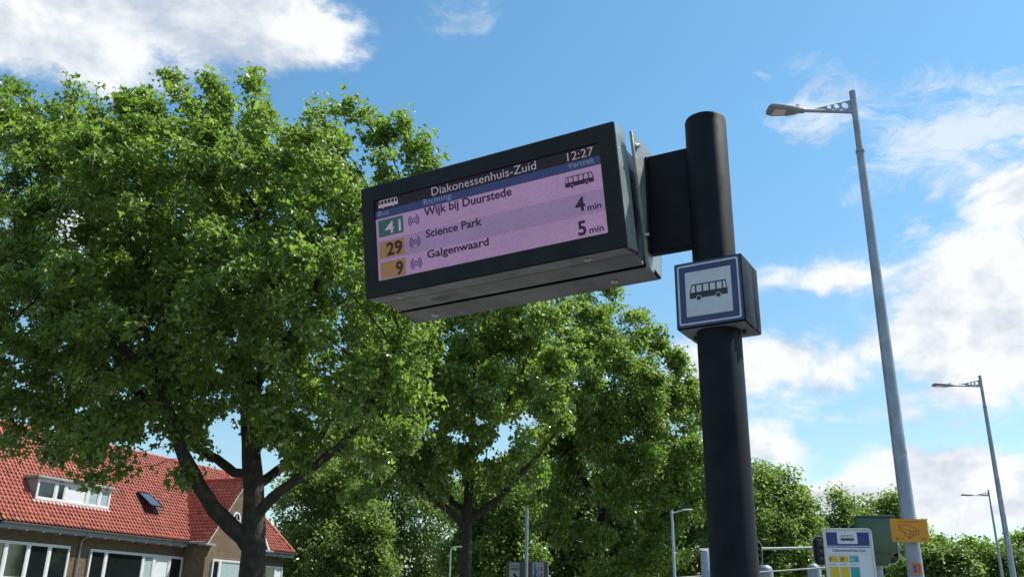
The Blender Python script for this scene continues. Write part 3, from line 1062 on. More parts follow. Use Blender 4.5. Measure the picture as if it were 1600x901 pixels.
EZ, EY, TP = 5.30, -.50, 1.13                    # eave height, eave line, slope of the main roof
RZ = 10.45
RY = EY + (RZ - EZ) / TP
X0, XH, XR = -16.0, 12.55, 10.2
BZ = 2 * RY - EY


def tiles(name, origin, du, ds, nu, ns, keep, parent, tw=.235, tl=.262, seed=1):
    """rows of pantiles laid on a slope: du along the eave, ds up the slope (unit vectors)"""
    r_ = np.random.default_rng(seed)
    du, ds = np.array(du, float), np.array(ds, float)
    nn = np.cross(du, ds)
    V, F, T = [], [], []
    prof = [(0, .004), (.10, .050), (.30, .068), (.50, .038), (.68, .002), (.86, -.006), (1.0, .004)]
    for j in range(ns):
        for i in range(nu):
            cx, cy = (i + .5) * tw, (j + .5) * tl
            P = np.array(origin) + du * cx + ds * cy
            if not keep(P):
                continue
            tn = float(np.clip(.5 + r_.normal(0, .22), 0, 1))
            jz = r_.normal(0, .003)
            ju = r_.normal(0, .004)
            o_ = len(V)
            for (s, lift) in ((-.04, .030), (tl + .01, .0)):
                for (u_, h_) in prof:
                    V.append(np.array(origin) + du * (i * tw + u_ * tw * 1.02 + ju) + ds * (j * tl + s) + nn * (h_ + lift + jz))
            for (u_, h_) in prof:
                V.append(np.array(origin) + du * (i * tw + u_ * tw * 1.02 + ju) + ds * (j * tl - .04) + nn * (h_ + .008 + jz))
            n_ = len(prof)
            for q in range(n_ - 1):
                F.append((o_ + q, o_ + q + 1, o_ + n_ + q + 1, o_ + n_ + q))
                F.append((o_ + 2 * n_ + q, o_ + 2 * n_ + q + 1, o_ + q + 1, o_ + q))
            T += [tn] * (3 * n_)
    me = bpy.data.meshes.new(name)
    me.from_pydata([tuple(v) for v in V], [], F)
    at2 = me.attributes.new('tint', 'FLOAT', 'POINT')
    at2.data.foreach_set('value', T)
    me.materials.append(m_tile)
    me.polygons.foreach_set('use_smooth', [True] * len(me.polygons))
    o_ = bpy.data.objects.new(name, me)
    COL.objects.link(o_)
    o_.parent = parent
    o_['kind'] = 'stuff'
    return o_


# walls
MB().box(X0 + .3, XH - .35, 0, BZ - .5, 0, EZ - .12).build('wall', m_brick, house)
GX0, GXA, GX1, GZA, GZE, GY = 2.40, 5.25, 8.10, 9.10, 5.32, -1.62
MB().prism([(GX0 + .12, 0), (GX1 - .12, 0), (GX1 - .12, GZE), (GXA, GZA - .10), (GX0 + .12, GZE)], 'y', GY, -.004).build('gable_wall', m_brick, house)
# roof bodies (dark board under the tiles)
m_board = mat('roof boarding', (.05, .03, .025), .9)
rb = MB()
t_ = .03
rb.add([(X0, EY, EZ - t_), (XH, EY, EZ - t_), (XR, RY, RZ - t_), (X0, RY, RZ - t_), (X0, BZ, EZ - t_), (XH, BZ, EZ - t_)], [(0, 1, 2, 3), (1, 5, 2), (3, 2, 5, 4), (0, 3, 4), (0, 4, 5, 1)])
roof = rb.build('roof', m_board, house)
GYR = EY + (GZA - EZ) / TP + .05
gslope = (GZA - GZE) / (GXA - GX0)
gb_ = MB()
gy = GY - .10
yl = EY + (GZE - EZ) / TP
gb_.add([(GX0 - .06, gy, GZE - .1), (GXA, gy, GZA - t_), (GX1 + .06, gy, GZE - .1), (GX0 - .06, yl, GZE - .1), (GXA, GYR, GZA - t_), (GX1 + .06, yl, GZE - .1)],
        [(0, 1, 4, 3), (1, 2, 5, 4), (3, 4, 5)])
gable_roof = gb_.build('gable_roof', m_board, house)


def under_gable(P):
    zg = GZA - abs(P[0] - GXA) * gslope
    return P[2] < zg + .03 and GX0 - .1 < P[0] < GX1 + .1


sl = math.hypot(1, TP)
DX0, DX1, DZ0, DZ1, DYF = -7.65, -2.95, 6.52, 7.50, .55
hipk = (XH - XR) / (RZ - EZ)


def keep_main(P):
    if P[0] > XH - (P[2] - EZ) * hipk or P[2] > RZ - .05:
        return False
    if DX0 < P[0] < DX1 and DZ0 - .05 < P[2] < DZ1 + .25:
        return False
    return not under_gable(P)


tiles('roof_tiles', (X0 + 6, EY, EZ), (1, 0, 0), (0, 1 / sl, TP / sl), 97, 27, keep_main, roof, seed=3)
hl = math.hypot(XH - XR, RZ - EZ)
tiles('hip_tiles', (XH, EY, EZ), (0, 1, 0), ((XR - XH) / hl, 0, (RZ - EZ) / hl), 42, 22,
      lambda P: (P[1] - EY) > (P[2] - EZ) / TP and (BZ - P[1]) > (P[2] - EZ) / TP, roof, seed=5)
gl_ = math.hypot(1, gslope)


def keep_g(P):
    ym = EY + (P[2] - EZ) / TP
    return P[1] < ym + .12 and P[2] < GZA - .02


tiles('gable_tiles', (GX0 - .08, GYR + .1, GZE - .12), (0, -1, 0), (1 / gl_, 0, gslope / gl_), 20, 19, keep_g, gable_roof, tw=.245, seed=8)
tiles('gable_tiles', (GX1 + .08, gy, GZE - .12), (0, 1, 0), (-1 / gl_, 0, gslope / gl_), 20, 19, keep_g, gable_roof, tw=.245, seed=9)


def ridge_line(a, b, parent, r=.115):
    a, b = np.array(a, float), np.array(b, float)
    n_ = max(2, int(np.linalg.norm(b - a) / .38))
    for i in range(n_):
        p0, p1 = a + (b - a) * i / n_, a + (b - a) * (i + 1.12) / n_
        MB().tube([p0, p1], [r * 1.06, r * .94], 10).build('ridge_tile', m_ridge, parent, smooth=True)


m_ridge = mat('red ridge tile', (.33, .062, .033), .6, var=.3, vscale=4)
ridge_line((X0 + 8, RY, RZ + .02), (XR, RY, RZ + .02), roof)
ridge_line((XR, RY, RZ + .02), (XH, EY, EZ + .06), roof)
ridge_line((GXA, gy, GZA + .03), (GXA, GYR, GZA + .03), gable_roof)
MB().tube([(GX0 + .02, yl - .05, GZE + .03), (GXA - .02, GYR, GZA + .0)], .05, 8).build('valley_strip', mat('dark valley', (.06, .05, .05), .8), roof)
# bargeboards of the gable
for sx_, xe in ((-1, GX0 - .08), (1, GX1 + .08)):
    bb = MB()
    xa, za = GXA, GZA + .0
    ze = GZE - .12
    bb.add([(xe, gy - .06, ze - .02), (xa, gy - .06, za - .02), (xa, gy - .06, za - .20), (xe + -sx_ * .02, gy - .06, ze - .20),
            (xe, gy + .0, ze - .02), (xa, gy + .0, za - .02), (xa, gy + .0, za - .20), (xe + -sx_ * .02, gy + .0, ze - .20)],
           [(0, 1, 2, 3), (7, 6, 5, 4), (0, 4, 5, 1), (3, 2, 6, 7), (0, 3, 7, 4), (1, 5, 6, 2)])
    bb.build('bargeboard', m_wood, house)
# eaves: soffit box and half-round gutter, brackets under it
for xa, xb in ((X0 + 6, GX0 - .05), (GX1 + .05, XH + .1)):
    MB().box(xa, xb, EY + .06, -.003, EZ - .34, EZ - .14).build('soffit', m_soff, house)
    gt = MB()
    n = 8
    sec = [(EY - .02 + .085 * math.cos(rad(180 + 180 * i / n)), EZ - .06 + .085 * math.sin(rad(180 + 180 * i / n))) for i in range(n + 1)]
    sec += [(EY - .02 + .078 * math.cos(rad(360 - 180 * i / n)), EZ - .06 + .078 * math.sin(rad(360 - 180 * i / n))) for i in range(n + 1)]
    gt.prism(sec, 'x', xa, xb)
    gt.build('gutter', m_zinc, house, smooth=True)
    nb = int((xb - xa) / .95)
    for i in range(nb):
        xx = xa + .4 + i * .95
        MB().box(xx, xx + .045, EY - .03, -.003, EZ - .40, EZ - .342).build('eave_bracket', m_soff, house)
for xg in (GX0 - .13, GX1 + .13):
    MB().tube([(xg, GY - .1, EZ - .12), (xg, EY - .02, EZ - .12)], .08, 12).build('wing_gutter', m_zinc, house, smooth=True)
MB().box(GX0 - .30, GX0 + .50, GY - .30, GY + .25, EZ - .26, EZ - .15).build('gable_corbel', m_soff, house)
MB().box(GX1 - .5, GX1 + .30, GY - .30, GY + .25, EZ - .26, EZ - .15).build('gable_corbel', m_soff, house)
dp = MB().tube([(-4.95, EY + .02, EZ - .16), (-4.95, EY + .06, EZ - .36), (-4.95, -.12, EZ - .55), (-4.95, -.09, EZ - .8), (-4.95, -.09, 0)], .045, 12)
dp.build('downpipe', m_zinc, house, smooth=True)


def window(x0, x1, z0, z1, y, posts, parent=None, fw=.085, depth=.10, fill=None, name='window'):
    """outer frame, mullions at the given places and one pane per light"""
    fr_ = MB()
    fr_.box(x0, x1, y - depth, y + .02, z1 - fw, z1).box(x0, x1, y - depth, y + .02, z0, z0 + fw)
    fr_.box(x0, x0 + fw, y - depth + .001, y + .02, z0 + fw, z1 - fw).box(x1 - fw, x1, y - depth + .001, y + .02, z0 + fw, z1 - fw)
    for p in posts:
        fr_.box(p - fw * .8, p + fw * .8, y - depth + .002, y + .02, z0 + fw, z1 - fw)
    w_ = fr_.build(name, m_wood, parent or house)
    xs = [x0] + list(posts) + [x1]
    for i, (a, b) in enumerate(zip(xs[:-1], xs[1:])):
        m_ = m_pane
        if fill and fill.get(i):
            m_ = fill[i]
        MB().box(a + fw * .75, b - fw * .75, y - depth + .045, y - depth + .055, z0 + fw * .8, z1 - fw * .8).build('pane', m_, w_)
        if a + .35 < b:
            s_ = MB()
            e_ = .045
            ring([(a + fw * .8, z0 + fw), (b - fw * .8, z0 + fw), (b - fw * .8, z1 - fw), (a + fw * .8, z1 - fw)],
                 [(a + fw * .8 + e_, z0 + fw + e_), (b - fw * .8 - e_, z0 + fw + e_), (b - fw * .8 - e_, z1 - fw - e_), (a + fw * .8 + e_, z1 - fw - e_)], y - depth + .015, y - depth + .05, s_)
            s_.build('sash', m_wood, w_)
    return w_


window(-11.6, -5.55, 2.75, 4.44, -.004, (-10.4, -9.15, -7.95, -6.75))
window(-4.25, 2.5, 2.75, 4.41, -.004, (-3.2, -.55, .25, 1.45), fill={2: m_curt, 3: m_wood})
window(3.1, 6.6, 2.75, 4.34, GY - .002, (3.75, 5.7), fill={1: m_curt})
window(9.9, 12.1, 2.75, 4.36, -.004, (11.3,), fill={1: m_wood})
# oval window
ov = MB()
OX, OZ = 4.80, 6.66
n = 32
oo = [(OX + .36 * math.cos(2 * math.pi * i / n), OZ + .46 * math.sin(2 * math.pi * i / n)) for i in range(n)]
oi = [(OX + .27 * math.cos(2 * math.pi * i / n), OZ + .37 * math.sin(2 * math.pi * i / n)) for i in range(n)]
ring(oo, oi, GY - .07, GY + .01, ov)
ow = ov.build('oval_window', m_wood, house)
MB().prism(oi, 'y', GY - .025, GY - .012).build('pane', m_pane, ow)
mb_ = MB().box(OX - .022, OX + .022, GY - .05, GY - .026, OZ - .37, OZ + .37)
mb_.build('glazing_bar', m_wood, ow)
MB().box(OX - .27, OX + .27, GY - .049, GY - .0265, OZ - .02, OZ + .02).build('glazing_bar', m_wood, ow)
# dormer
yb = EY + (DZ1 - EZ) / TP + .3
MB().prism([(DYF, DZ0), (DYF, DZ1), (yb, DZ1)], 'x', DX0, DX0 + .05).build('dormer_cheek', m_soff, house)
MB().prism([(DYF, DZ0), (DYF, DZ1), (yb, DZ1)], 'x', DX1 - .05, DX1).build('dormer_cheek', m_soff, house)
MB().box(DX0 - .12, DX1 + .12, DYF - .16, yb + .4, DZ1 + .003, DZ1 + .12).build('dormer_roof', m_soff, house, bevel=.01)  # grey stands for the shade on the roof edge, put into the colour
MB().box(DX0 - .10, DX1 + .10, DYF - .14, yb + .38, DZ1 + .121, DZ1 + .14).build('dormer_top', m_lead, house)
window(DX0 + .02, DX1 - .02, DZ0 - .02, DZ1, DYF + .07, (DX0 + 1.15, DX0 + 1.75, DX0 + 3.15, DX0 + 3.95), fill={2: m_wood, 3: m_curt, 4: m_curt}, fw=.10, depth=.12)
lf = MB().prism([(DYF - .16, DZ0 - .16), (DYF - .02, DZ0 - .02), (DYF + .12, DZ0 - .02), (DYF + .12, DZ0 - .12)], 'x', DX0 - .1, DX1 + .1)
lf.build('lead_apron', m_lead, house)
# roof light, tilted open, above the middle windows
sk = bpy.data.objects.new('roof_light_frame', None)
slope_a = math.atan(TP)
SKX, SKZ = .35, 6.62
SKY_ = EY + (SKZ - EZ) / TP
MS = Matrix.Translation((SKX, SKY_, SKZ)) @ Matrix.Rotation(slope_a, 4, 'X')
bpy.data.objects.remove(sk)
f_ = MB()
ring([(-.50, 0), (.50, 0), (.50, 1.45), (-.50, 1.45)], [(-.43, .07), (.43, .07), (.43, 1.38), (-.43, 1.38)], -.14, .02, f_)
f_.xf(MS @ Matrix(((1, 0, 0, 0), (0, 0, 1, 0), (0, -1, 0, 0), (0, 0, 0, 1))))
rl = f_.build('roof_light', mat('dark roof window frame', (.03, .033, .038), .5), house)
MB().box(-.45, .45, .05, 1.40, .03, .04).xf(MS).build('opening', m_black, rl)
MO = MS @ Matrix.Translation((0, 1.42, .15)) @ Matrix.Rotation(rad(-24), 4, 'X')
f_ = MB()
f_.box(-.49, .49, -1.40, -1.33, 0, .05).box(-.49, .49, -.07, 0, 0, .05).box(-.49, -.42, -1.33, -.07, 0, .05).box(.42, .49, -1.33, -.07, 0, .05)
MO = MS @ Matrix.Translation((0, 1.42, .15)) @ Matrix.Rotation(rad(-14), 4, 'X')
f_.xf(MO).build('sash', m_anth, rl)
MB().box(-.42, .42, -1.33, -.07, .02, .03).xf(MO).build('pane', mat('sky lit glass', (.10, .14, .18), .05, metal=.6), rl)
# solar panel just seen over the gable ridge
so = MB()
so.box(-.8, .8, 0, 1.5, .10, .14)
MS2 = Matrix.Translation((7.1, EY + (8.25 - EZ) / TP, 8.25)) @ Matrix.Rotation(slope_a, 4, 'X')
so.xf(MS2).build('solar_panel', mat('solar glass', (.06, .10, .18), .08, metal=.5), house)
# chimney on the ridge, hidden by leaves
MB().box(-11.2, -10.2, RY - .4, RY + .4, RZ - .6, RZ + 1.1).build('chimney', m_brick, house)

# ---------------------------------------------------------------- trees
def bark_mat():
    m = bpy.data.materials.new('plane bark')
    m.use_nodes = True
    k = NG(m.node_tree)
    b = k.n['Principled BSDF']
    t = k.n.new('ShaderNodeTexCoord').outputs['Object']
    n1_ = k.noise(t, 5, 5, .65)
    c = k.ramp(n1_, [(.30, (.020, .016, .011)), (.50, (.033, .027, .019)), (.62, (.050, .042, .030)), (.72, (.085, .075, .054))])
    k.put(b.inputs['Base Color'], c)
    b.inputs['Roughness'].default_value = .9
    bn = k.n.new('ShaderNodeBump')
    bn.inputs['Strength'].default_value = 1.0
    bn.inputs['Distance'].default_value = .05
    k.put(bn.inputs['Height'], k.noise(k.vmath('MULTIPLY', t, (1, 1, .35)), 22, 5, .6))
    k.l.new(bn.outputs[0], b.inputs['Normal'])
    return m


m_bark = bark_mat()
m_leaf = leaf_mat('plane leaf', (.056, .110, .019), (.122, .196, .038), (.38, .60, .065))
m_leaf_y = leaf_mat('pale young leaf', (.068, .122, .026), (.125, .198, .048), (.40, .60, .085))
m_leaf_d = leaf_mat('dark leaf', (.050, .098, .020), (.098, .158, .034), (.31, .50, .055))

LEAF5 = (np.array([(0, 0), (.30, .02), (.52, .40), (.20, .46), (0, 1.0), (-.20, .46), (-.52, .40), (-.30, .02)]), [(0, 1, 2, 3, 4), (0, 4, 5, 6, 7)])
LEAF3 = (np.array([(0, 0), (.40, .12), (.36, .50), (0, 1.0), (-.36, .50), (-.40, .12)]), [(0, 1, 2, 3), (0, 3, 4, 5)])
LEAF2 = (np.array([(0, 0), (.42, .42), (0, 1.0), (-.42, .42)]), [(0, 1, 2), (0, 2, 3)])


def grow(paths, attr, step, infl, kill, max_it=140, up=.12, seed=0):
    """limbs that reach for the points of the crown; returns positions, parents and given radii"""
    r_ = np.random.default_rng(seed)
    pos, par, rad0 = [], [], []
    for (p_par, pts, ra, rb_) in paths:
        pts = [np.array(p, float) for p in pts]
        if p_par is None:
            last = -1
        else:
            dd = [np.linalg.norm(np.array(q) - pts[0]) for q in pos]
            last = int(np.argmin(dd))
            pts = [pos[last]] + pts[1:] if dd[last] < .35 else [pos[last]] + pts
        tot = sum(np.linalg.norm(b - a) for a, b in zip(pts[:-1], pts[1:]))
        acc = 0
        if last == -1:
            pos.append(pts[0]); par.append(-1); rad0.append(ra); last = 0
        for a, b in zip(pts[:-1], pts[1:]):
            L = np.linalg.norm(b - a)
            m_ = max(1, int(round(L / step)))
            for i in range(1, m_ + 1):
                q = a + (b - a) * i / m_ + (r_.normal(0, .012, 3) if i < m_ else 0)
                pos.append(q); par.append(last); last = len(pos) - 1
                rad0.append(ra + (rb_ - ra) * (acc + L * i / m_) / tot)
            acc += L
    n0 = len(pos)
    P = np.array(pos)
    A = np.array(attr, dtype=np.float32)
    best = np.full(len(A), 1e9, np.float32)
    bi = np.zeros(len(A), int)

    def upd(start):
        nonlocal best, bi
        B = np.asarray(pos[start:], np.float32)
        for s in range(0, len(B), 256):
            C = B[s:s + 256]
            D = np.sqrt(np.maximum((A ** 2).sum(1)[:, None] - 2 * A @ C.T + (C ** 2).sum(1)[None], 0))
            j = D.argmin(1)
            d = D[np.arange(len(A)), j]
            m_ = d < best
            best[m_] = d[m_]
            bi[m_] = start + s + j[m_]
    upd(0)
    made = {}
    for it in range(max_it):
        alive = best > kill
        act = alive & (best < infl * (3.0 if it < 12 else 1.0) + (0 if it > 2 else 99))
        if not act.any():
            break
        idx = np.nonzero(act)[0]
        nodes = bi[idx]
        start = len(pos)
        Pn = np.asarray([pos[i] for i in nodes])
        dv = A[idx] - Pn
        dv /= np.linalg.norm(dv, axis=1)[:, None] + 1e-9
        uq, inv = np.unique(nodes, return_inverse=True)
        S = np.zeros((len(uq), 3))
        np.add.at(S, inv, dv)
        for q, nd in enumerate(uq):
            v = S[q]
            l_ = np.linalg.norm(v)
            if l_ < 1e-6:
                continue
            v = v / l_ + np.array([0, 0, up]) + r_.normal(0, .12, 3)
            v /= np.linalg.norm(v)
            npos = pos[nd] + v * step
            key = (nd, tuple(np.round(v * 3).astype(int)))
            if key in made:
                continue
            made[key] = 1
            pos.append(npos); par.append(int(nd)); rad0.append(0)
        if len(pos) == start:
            break
        upd(start)
    return np.array(pos), np.array(par), np.array(rad0)


def tree(name, label, paths, lobes, n_attr, n_leaf, leaf_len, lm, step=.32, infl=2.2, kill=.42, seed=1, shape=LEAF5, group=None, rmin=.010, spread=.26, cat='tree', gaps=0.):
    r_ = np.random.default_rng(seed)
    # points spread through the crown: denser toward the outside of each clump
    vol = np.array([l[1] * l[2] * l[3] for l in lobes])
    cnt = np.maximum(22, (vol / vol.sum() * n_attr)).astype(int)
    pts = []
    for (c, a, b, d), n_ in zip(lobes, cnt):
        v = r_.normal(0, 1, (n_, 3))
        v /= np.linalg.norm(v, axis=1)[:, None]
        v *= (r_.uniform(.10, 1, (n_, 1)) ** .42)
        pts.append(np.array(c) + v * np.array([a, b, d]))
    attr = np.concatenate(pts)
    # pockets of air between the leaf clumps
    nv_ = int(len(attr) * gaps)
    if nv_:
        vc = attr[r_.choice(len(attr), nv_)] + r_.normal(0, .3, (nv_, 3))
        vr = r_.uniform(.8, 1.5, nv_) * kill * 1.6
        ok = np.ones(len(attr), bool)
        for c_v, r_v in zip(vc, vr):
            ok &= (np.linalg.norm(attr - c_v, axis=1) > r_v) | (r_.uniform(0, 1, len(attr)) < .06)
        attr = attr[ok]
    base = np.array(paths[0][1][0], float)
    pos, par, rad0 = grow(paths, attr, step, infl, kill, seed=seed)
    n = len(pos)
    kids = [[] for _ in range(n)]
    for i in range(n):
        if par[i] >= 0:
            kids[par[i]].append(i)
    w = np.zeros(n)
    hgt = np.zeros(n, int)
    for i in range(n - 1, -1, -1):
        if not kids[i]:
            w[i] = rmin ** 2.35
        if par[i] >= 0:
            w[par[i]] += w[i]
            hgt[par[i]] = max(hgt[par[i]], hgt[i] + 1)
    R_ = np.maximum(w ** (1 / 2.35) * .74, rad0)
    root = thing(name, label, cat, (base[0], base[1], 0), 0, group)
    org = np.array([base[0], base[1], 0])
    L = pos - org
    wood = MB()
    # chains from each fork along the thicker child
    stack = [(0, None)]
    while stack:
        i, pr = stack.pop()
        ch = [] if pr is None else [pr]
        cur = i
        while True:
            ch.append(cur)
            ks = sorted(kids[cur], key=lambda q: -R_[q])
            if not ks:
                break
            for q in ks[1:]:
                stack.append((q, cur))
            cur = ks[0]
        rr = [max(rmin * .8, float(R_[q])) for q in ch]
        if pr is not None and len(rr) > 1:
            rr[0] = min(rr[0], rr[1] * 1.25)
        if max(rr) < rmin * 1.01 and len(ch) < 2:
            continue
        if len(ch) > 1:
            rr[-1] *= .5
            seg = 14 if rr[0] > .10 else (7 if rr[0] > .04 else 4)
            wood.tube([L[q] for q in ch], rr, seg, caps=False, lump=.075 if seg == 14 else 0)
    wo = wood.build('trunk', m_bark, root, smooth=True)
    # leaves round the twig ends
    tw = np.nonzero((hgt <= 5) & (R_ < .06))[0]
    wt = np.where(hgt[tw] <= 1, 1.6, 1.0)
    # some twigs are fuller than others
    wt = wt * r_.gamma(1.1, 1, len(wt))
    wt /= wt.sum()
    pick = r_.choice(tw, n_leaf, p=wt)
    par_p = L[np.maximum(par[pick], 0)]
    t = r_.uniform(0, 1, (n_leaf, 1))
    C = L[pick] * t + par_p * (1 - t) + np.clip(r_.normal(0, spread, (n_leaf, 3)), -2.1 * spread, 2.1 * spread) * np.array([1, 1, .8])
    cen = L[tw].mean(0)
    outw = C - cen
    outw /= np.linalg.norm(outw, axis=1)[:, None] + 1e-6
    axis = r_.normal(0, .7, (n_leaf, 3)) + outw * .5 + np.array([0, 0, -.35])
    axis /= np.linalg.norm(axis, axis=1)[:, None]
    nor = r_.normal(0, .48, (n_leaf, 3)) + np.array([0, 0, 1.0]) + outw * .45
    nor -= axis * (nor * axis).sum(1)[:, None]
    nor /= np.linalg.norm(nor, axis=1)[:, None]
    sid = np.cross(axis, nor)
    size = leaf_len * r_.uniform(.5, 1.45, (n_leaf, 1))
    sv, sf = shape
    nv = len(sv)
    V = np.empty((n_leaf, nv, 3), np.float32)
    for q, (a, b) in enumerate(sv):
        fold = abs(a) * .38 - (b ** 2) * .16
        V[:, q] = C + size * (sid * a + axis * b + nor * fold)
    lens = [len(f_) for f_ in sf]
    me = bpy.data.meshes.new('crown')
    me.vertices.add(n_leaf * nv)
    me.vertices.foreach_set('co', V.reshape(-1))
    flat = np.concatenate([np.array(f_) for f_ in sf])
    li = (np.arange(n_leaf)[:, None] * nv + flat[None]).reshape(-1)
    me.loops.add(len(li))
    me.loops.foreach_set('vertex_index', li.astype(np.int32))
    me.polygons.add(n_leaf * len(sf))
    st_ = np.concatenate([[0], np.cumsum(np.tile(lens, n_leaf))[:-1]])
    me.polygons.foreach_set('loop_start', st_.astype(np.int32))
    me.update(calc_edges=True)
    at2 = me.attributes.new('tint', 'FLOAT', 'POINT')
    # young shoots at the outside are paler
    tip = np.clip(r_.normal(.45, .34, n_leaf) + np.where(hgt[pick] <= 1, .12, -.08), 0, 1)
    at2.data.foreach_set('value', np.repeat(tip, nv).astype(np.float32))
    me.materials.append(lm)
    me.validate()
    o = bpy.data.objects.new('crown', me)
    COL.objects.link(o)
    o.parent = root
    o['kind'] = 'stuff'
    return root


def lobe(px, py, Y, rp, ky=1.0, kz=1.0):
    """clump of a crown seen rp photo pixels wide, centred Y metres ahead"""
    c = at(px, py, Y)
    m_ = rp * np.linalg.norm(c - np.array([0, 0, CAM_Z])) / (F_PX * np.linalg.norm(view_dir(px, py))) * 1.0
    return (c, m_, m_ * ky, m_ * kz)


def path(pts):
    return [at(*p) for p in pts]


def grounded(pts):
    q = path(pts)
    return [np.array([q[0][0], q[0][1], 0])] + q


PLANES = 'plane trees in a row'
# the near plane tree on the left
tree('plane_tree', 'large leafy plane tree with forked trunk in front of the brick house', [
    (None, grounded([(395, 885, 20), (397, 830, 20), (397, 780, 20), (394, 740, 20), (391, 690, 20), (389, 620, 20.2), (388, 540, 20.3), (396, 440, 20.3), (402, 330, 20.2)]), .33, .05),
    (0, path([(396, 852, 20), (362, 822, 19.9), (335, 795, 19.7), (312, 760, 19.5), (288, 715, 19.3), (268, 665, 19.1), (250, 600, 19), (228, 520, 18.9), (205, 430, 18.8)]), .19, .05),
    (0, path([(390, 752, 20), (365, 738, 20.4), (338, 716, 20.8), (312, 703, 21), (285, 672, 21.3), (250, 640, 21.6), (190, 590, 22), (110, 540, 22.4)]), .10, .03),
    (0, path([(402, 800, 20), (425, 778, 19.8), (452, 757, 19.6), (490, 728, 19.4), (530, 697, 19.2), (568, 655, 19), (600, 600, 18.8), (625, 520, 18.8)]), .13, .04),
    (0, path([(398, 770, 20), (420, 745, 20.4), (450, 722, 20.8), (490, 700, 21.2), (520, 650, 21.6), (545, 590, 22)]), .12, .03),
    (0, path([(250, 600, 19), (190, 540, 18.5), (110, 480, 18), (20, 430, 17.6)]), .10, .03),
    (0, path([(389, 620, 20.2), (430, 560, 20), (480, 480, 19.8), (520, 390, 19.6), (550, 300, 19.5)]), .12, .03),
    (0, path([(520, 390, 19.6), (570, 320, 19.4), (625, 275, 19.2), (680, 262, 19.1)]), .06, .015),
], [
    lobe(20, 250, 20, 120), lobe(125, 215, 20.5, 95), lobe(120, 150, 20.6, 42), lobe(205, 240, 19.5, 75), lobe(205, 165, 19.6, 32), lobe(290, 205, 20.3, 85), lobe(275, 130, 20.3, 30), lobe(335, 150, 20.4, 40),
    lobe(400, 180, 20.5, 70), lobe(400, 118, 20.5, 27), lobe(465, 195, 20.2, 62), lobe(520, 185, 20, 42), lobe(565, 205, 19.7, 45), lobe(600, 235, 19.4, 55), lobe(655, 255, 19.2, 32), lobe(690, 268, 19.1, 14),
    lobe(120, 340, 18.5, 150, 1.2), lobe(290, 330, 18.3, 150, 1.2), lobe(440, 320, 18.5, 140, 1.2), lobe(550, 330, 18.8, 110, 1.2), lobe(300, 330, 22.5, 190, 1.1), lobe(120, 350, 22.5, 170, 1.1), lobe(480, 350, 22.3, 150, 1.1),
    lobe(50, 480, 18.2, 140, 1.1), lobe(200, 470, 17.6, 140, 1.1), lobe(350, 450, 17.6, 140, 1.1), lobe(500, 450, 17.8, 130, 1.1), lobe(610, 420, 18.8, 90, 1.1), lobe(250, 480, 22.5, 190, 1.0), lobe(500, 500, 22.3, 150, 1.0),
    lobe(40, 600, 18.8, 110), lobe(150, 600, 18.5, 105), lobe(215, 640, 18.6, 55), lobe(95, 690, 19, 50), lobe(180, 700, 19, 42), lobe(270, 742, 19.3, 20), lobe(20, 690, 19.3, 40), lobe(300, 590, 20.8, 70), lobe(120, 620, 21.8, 110),
    lobe(460, 610, 19, 85), lobe(560, 580, 18.8, 100), lobe(610, 520, 18.8, 90), lobe(480, 650, 21.5, 70), lobe(600, 640, 20, 70), lobe(340, 620, 22.6, 50), lobe(430, 560, 18.2, 80),
    lobe(40, 720, 19.2, 42), lobe(120, 735, 19.2, 36), lobe(160, 690, 18.4, 60), lobe(60, 660, 18.2, 70), lobe(235, 690, 19, 36), lobe(150, 745, 19, 30), lobe(90, 750, 19.1, 22), lobe(280, 640, 19.6, 45),
    lobe(470, 690, 20.5, 46), lobe(540, 690, 21, 50), lobe(600, 700, 20.6, 50), lobe(640, 640, 20, 60), lobe(450, 660, 18.5, 50), lobe(350, 560, 18.4, 70),
    lobe(505, 215, 19.9, 55), lobe(540, 235, 19.5, 55), lobe(560, 275, 19.2, 60), lobe(560, 185, 19.8, 34), lobe(605, 200, 19.5, 34), lobe(640, 225, 19.3, 36), lobe(675, 255, 19.2, 26), lobe(620, 270, 19, 50),
    lobe(-120, 330, 20, 170, 1.1), lobe(-150, 480, 19.5, 170, 1.1), lobe(-90, 600, 19.8, 120),
], 9000, 190000, .126, m_leaf, gaps=.020, step=.30, infl=1.9, kill=.36, seed=17, group=PLANES, spread=.15)

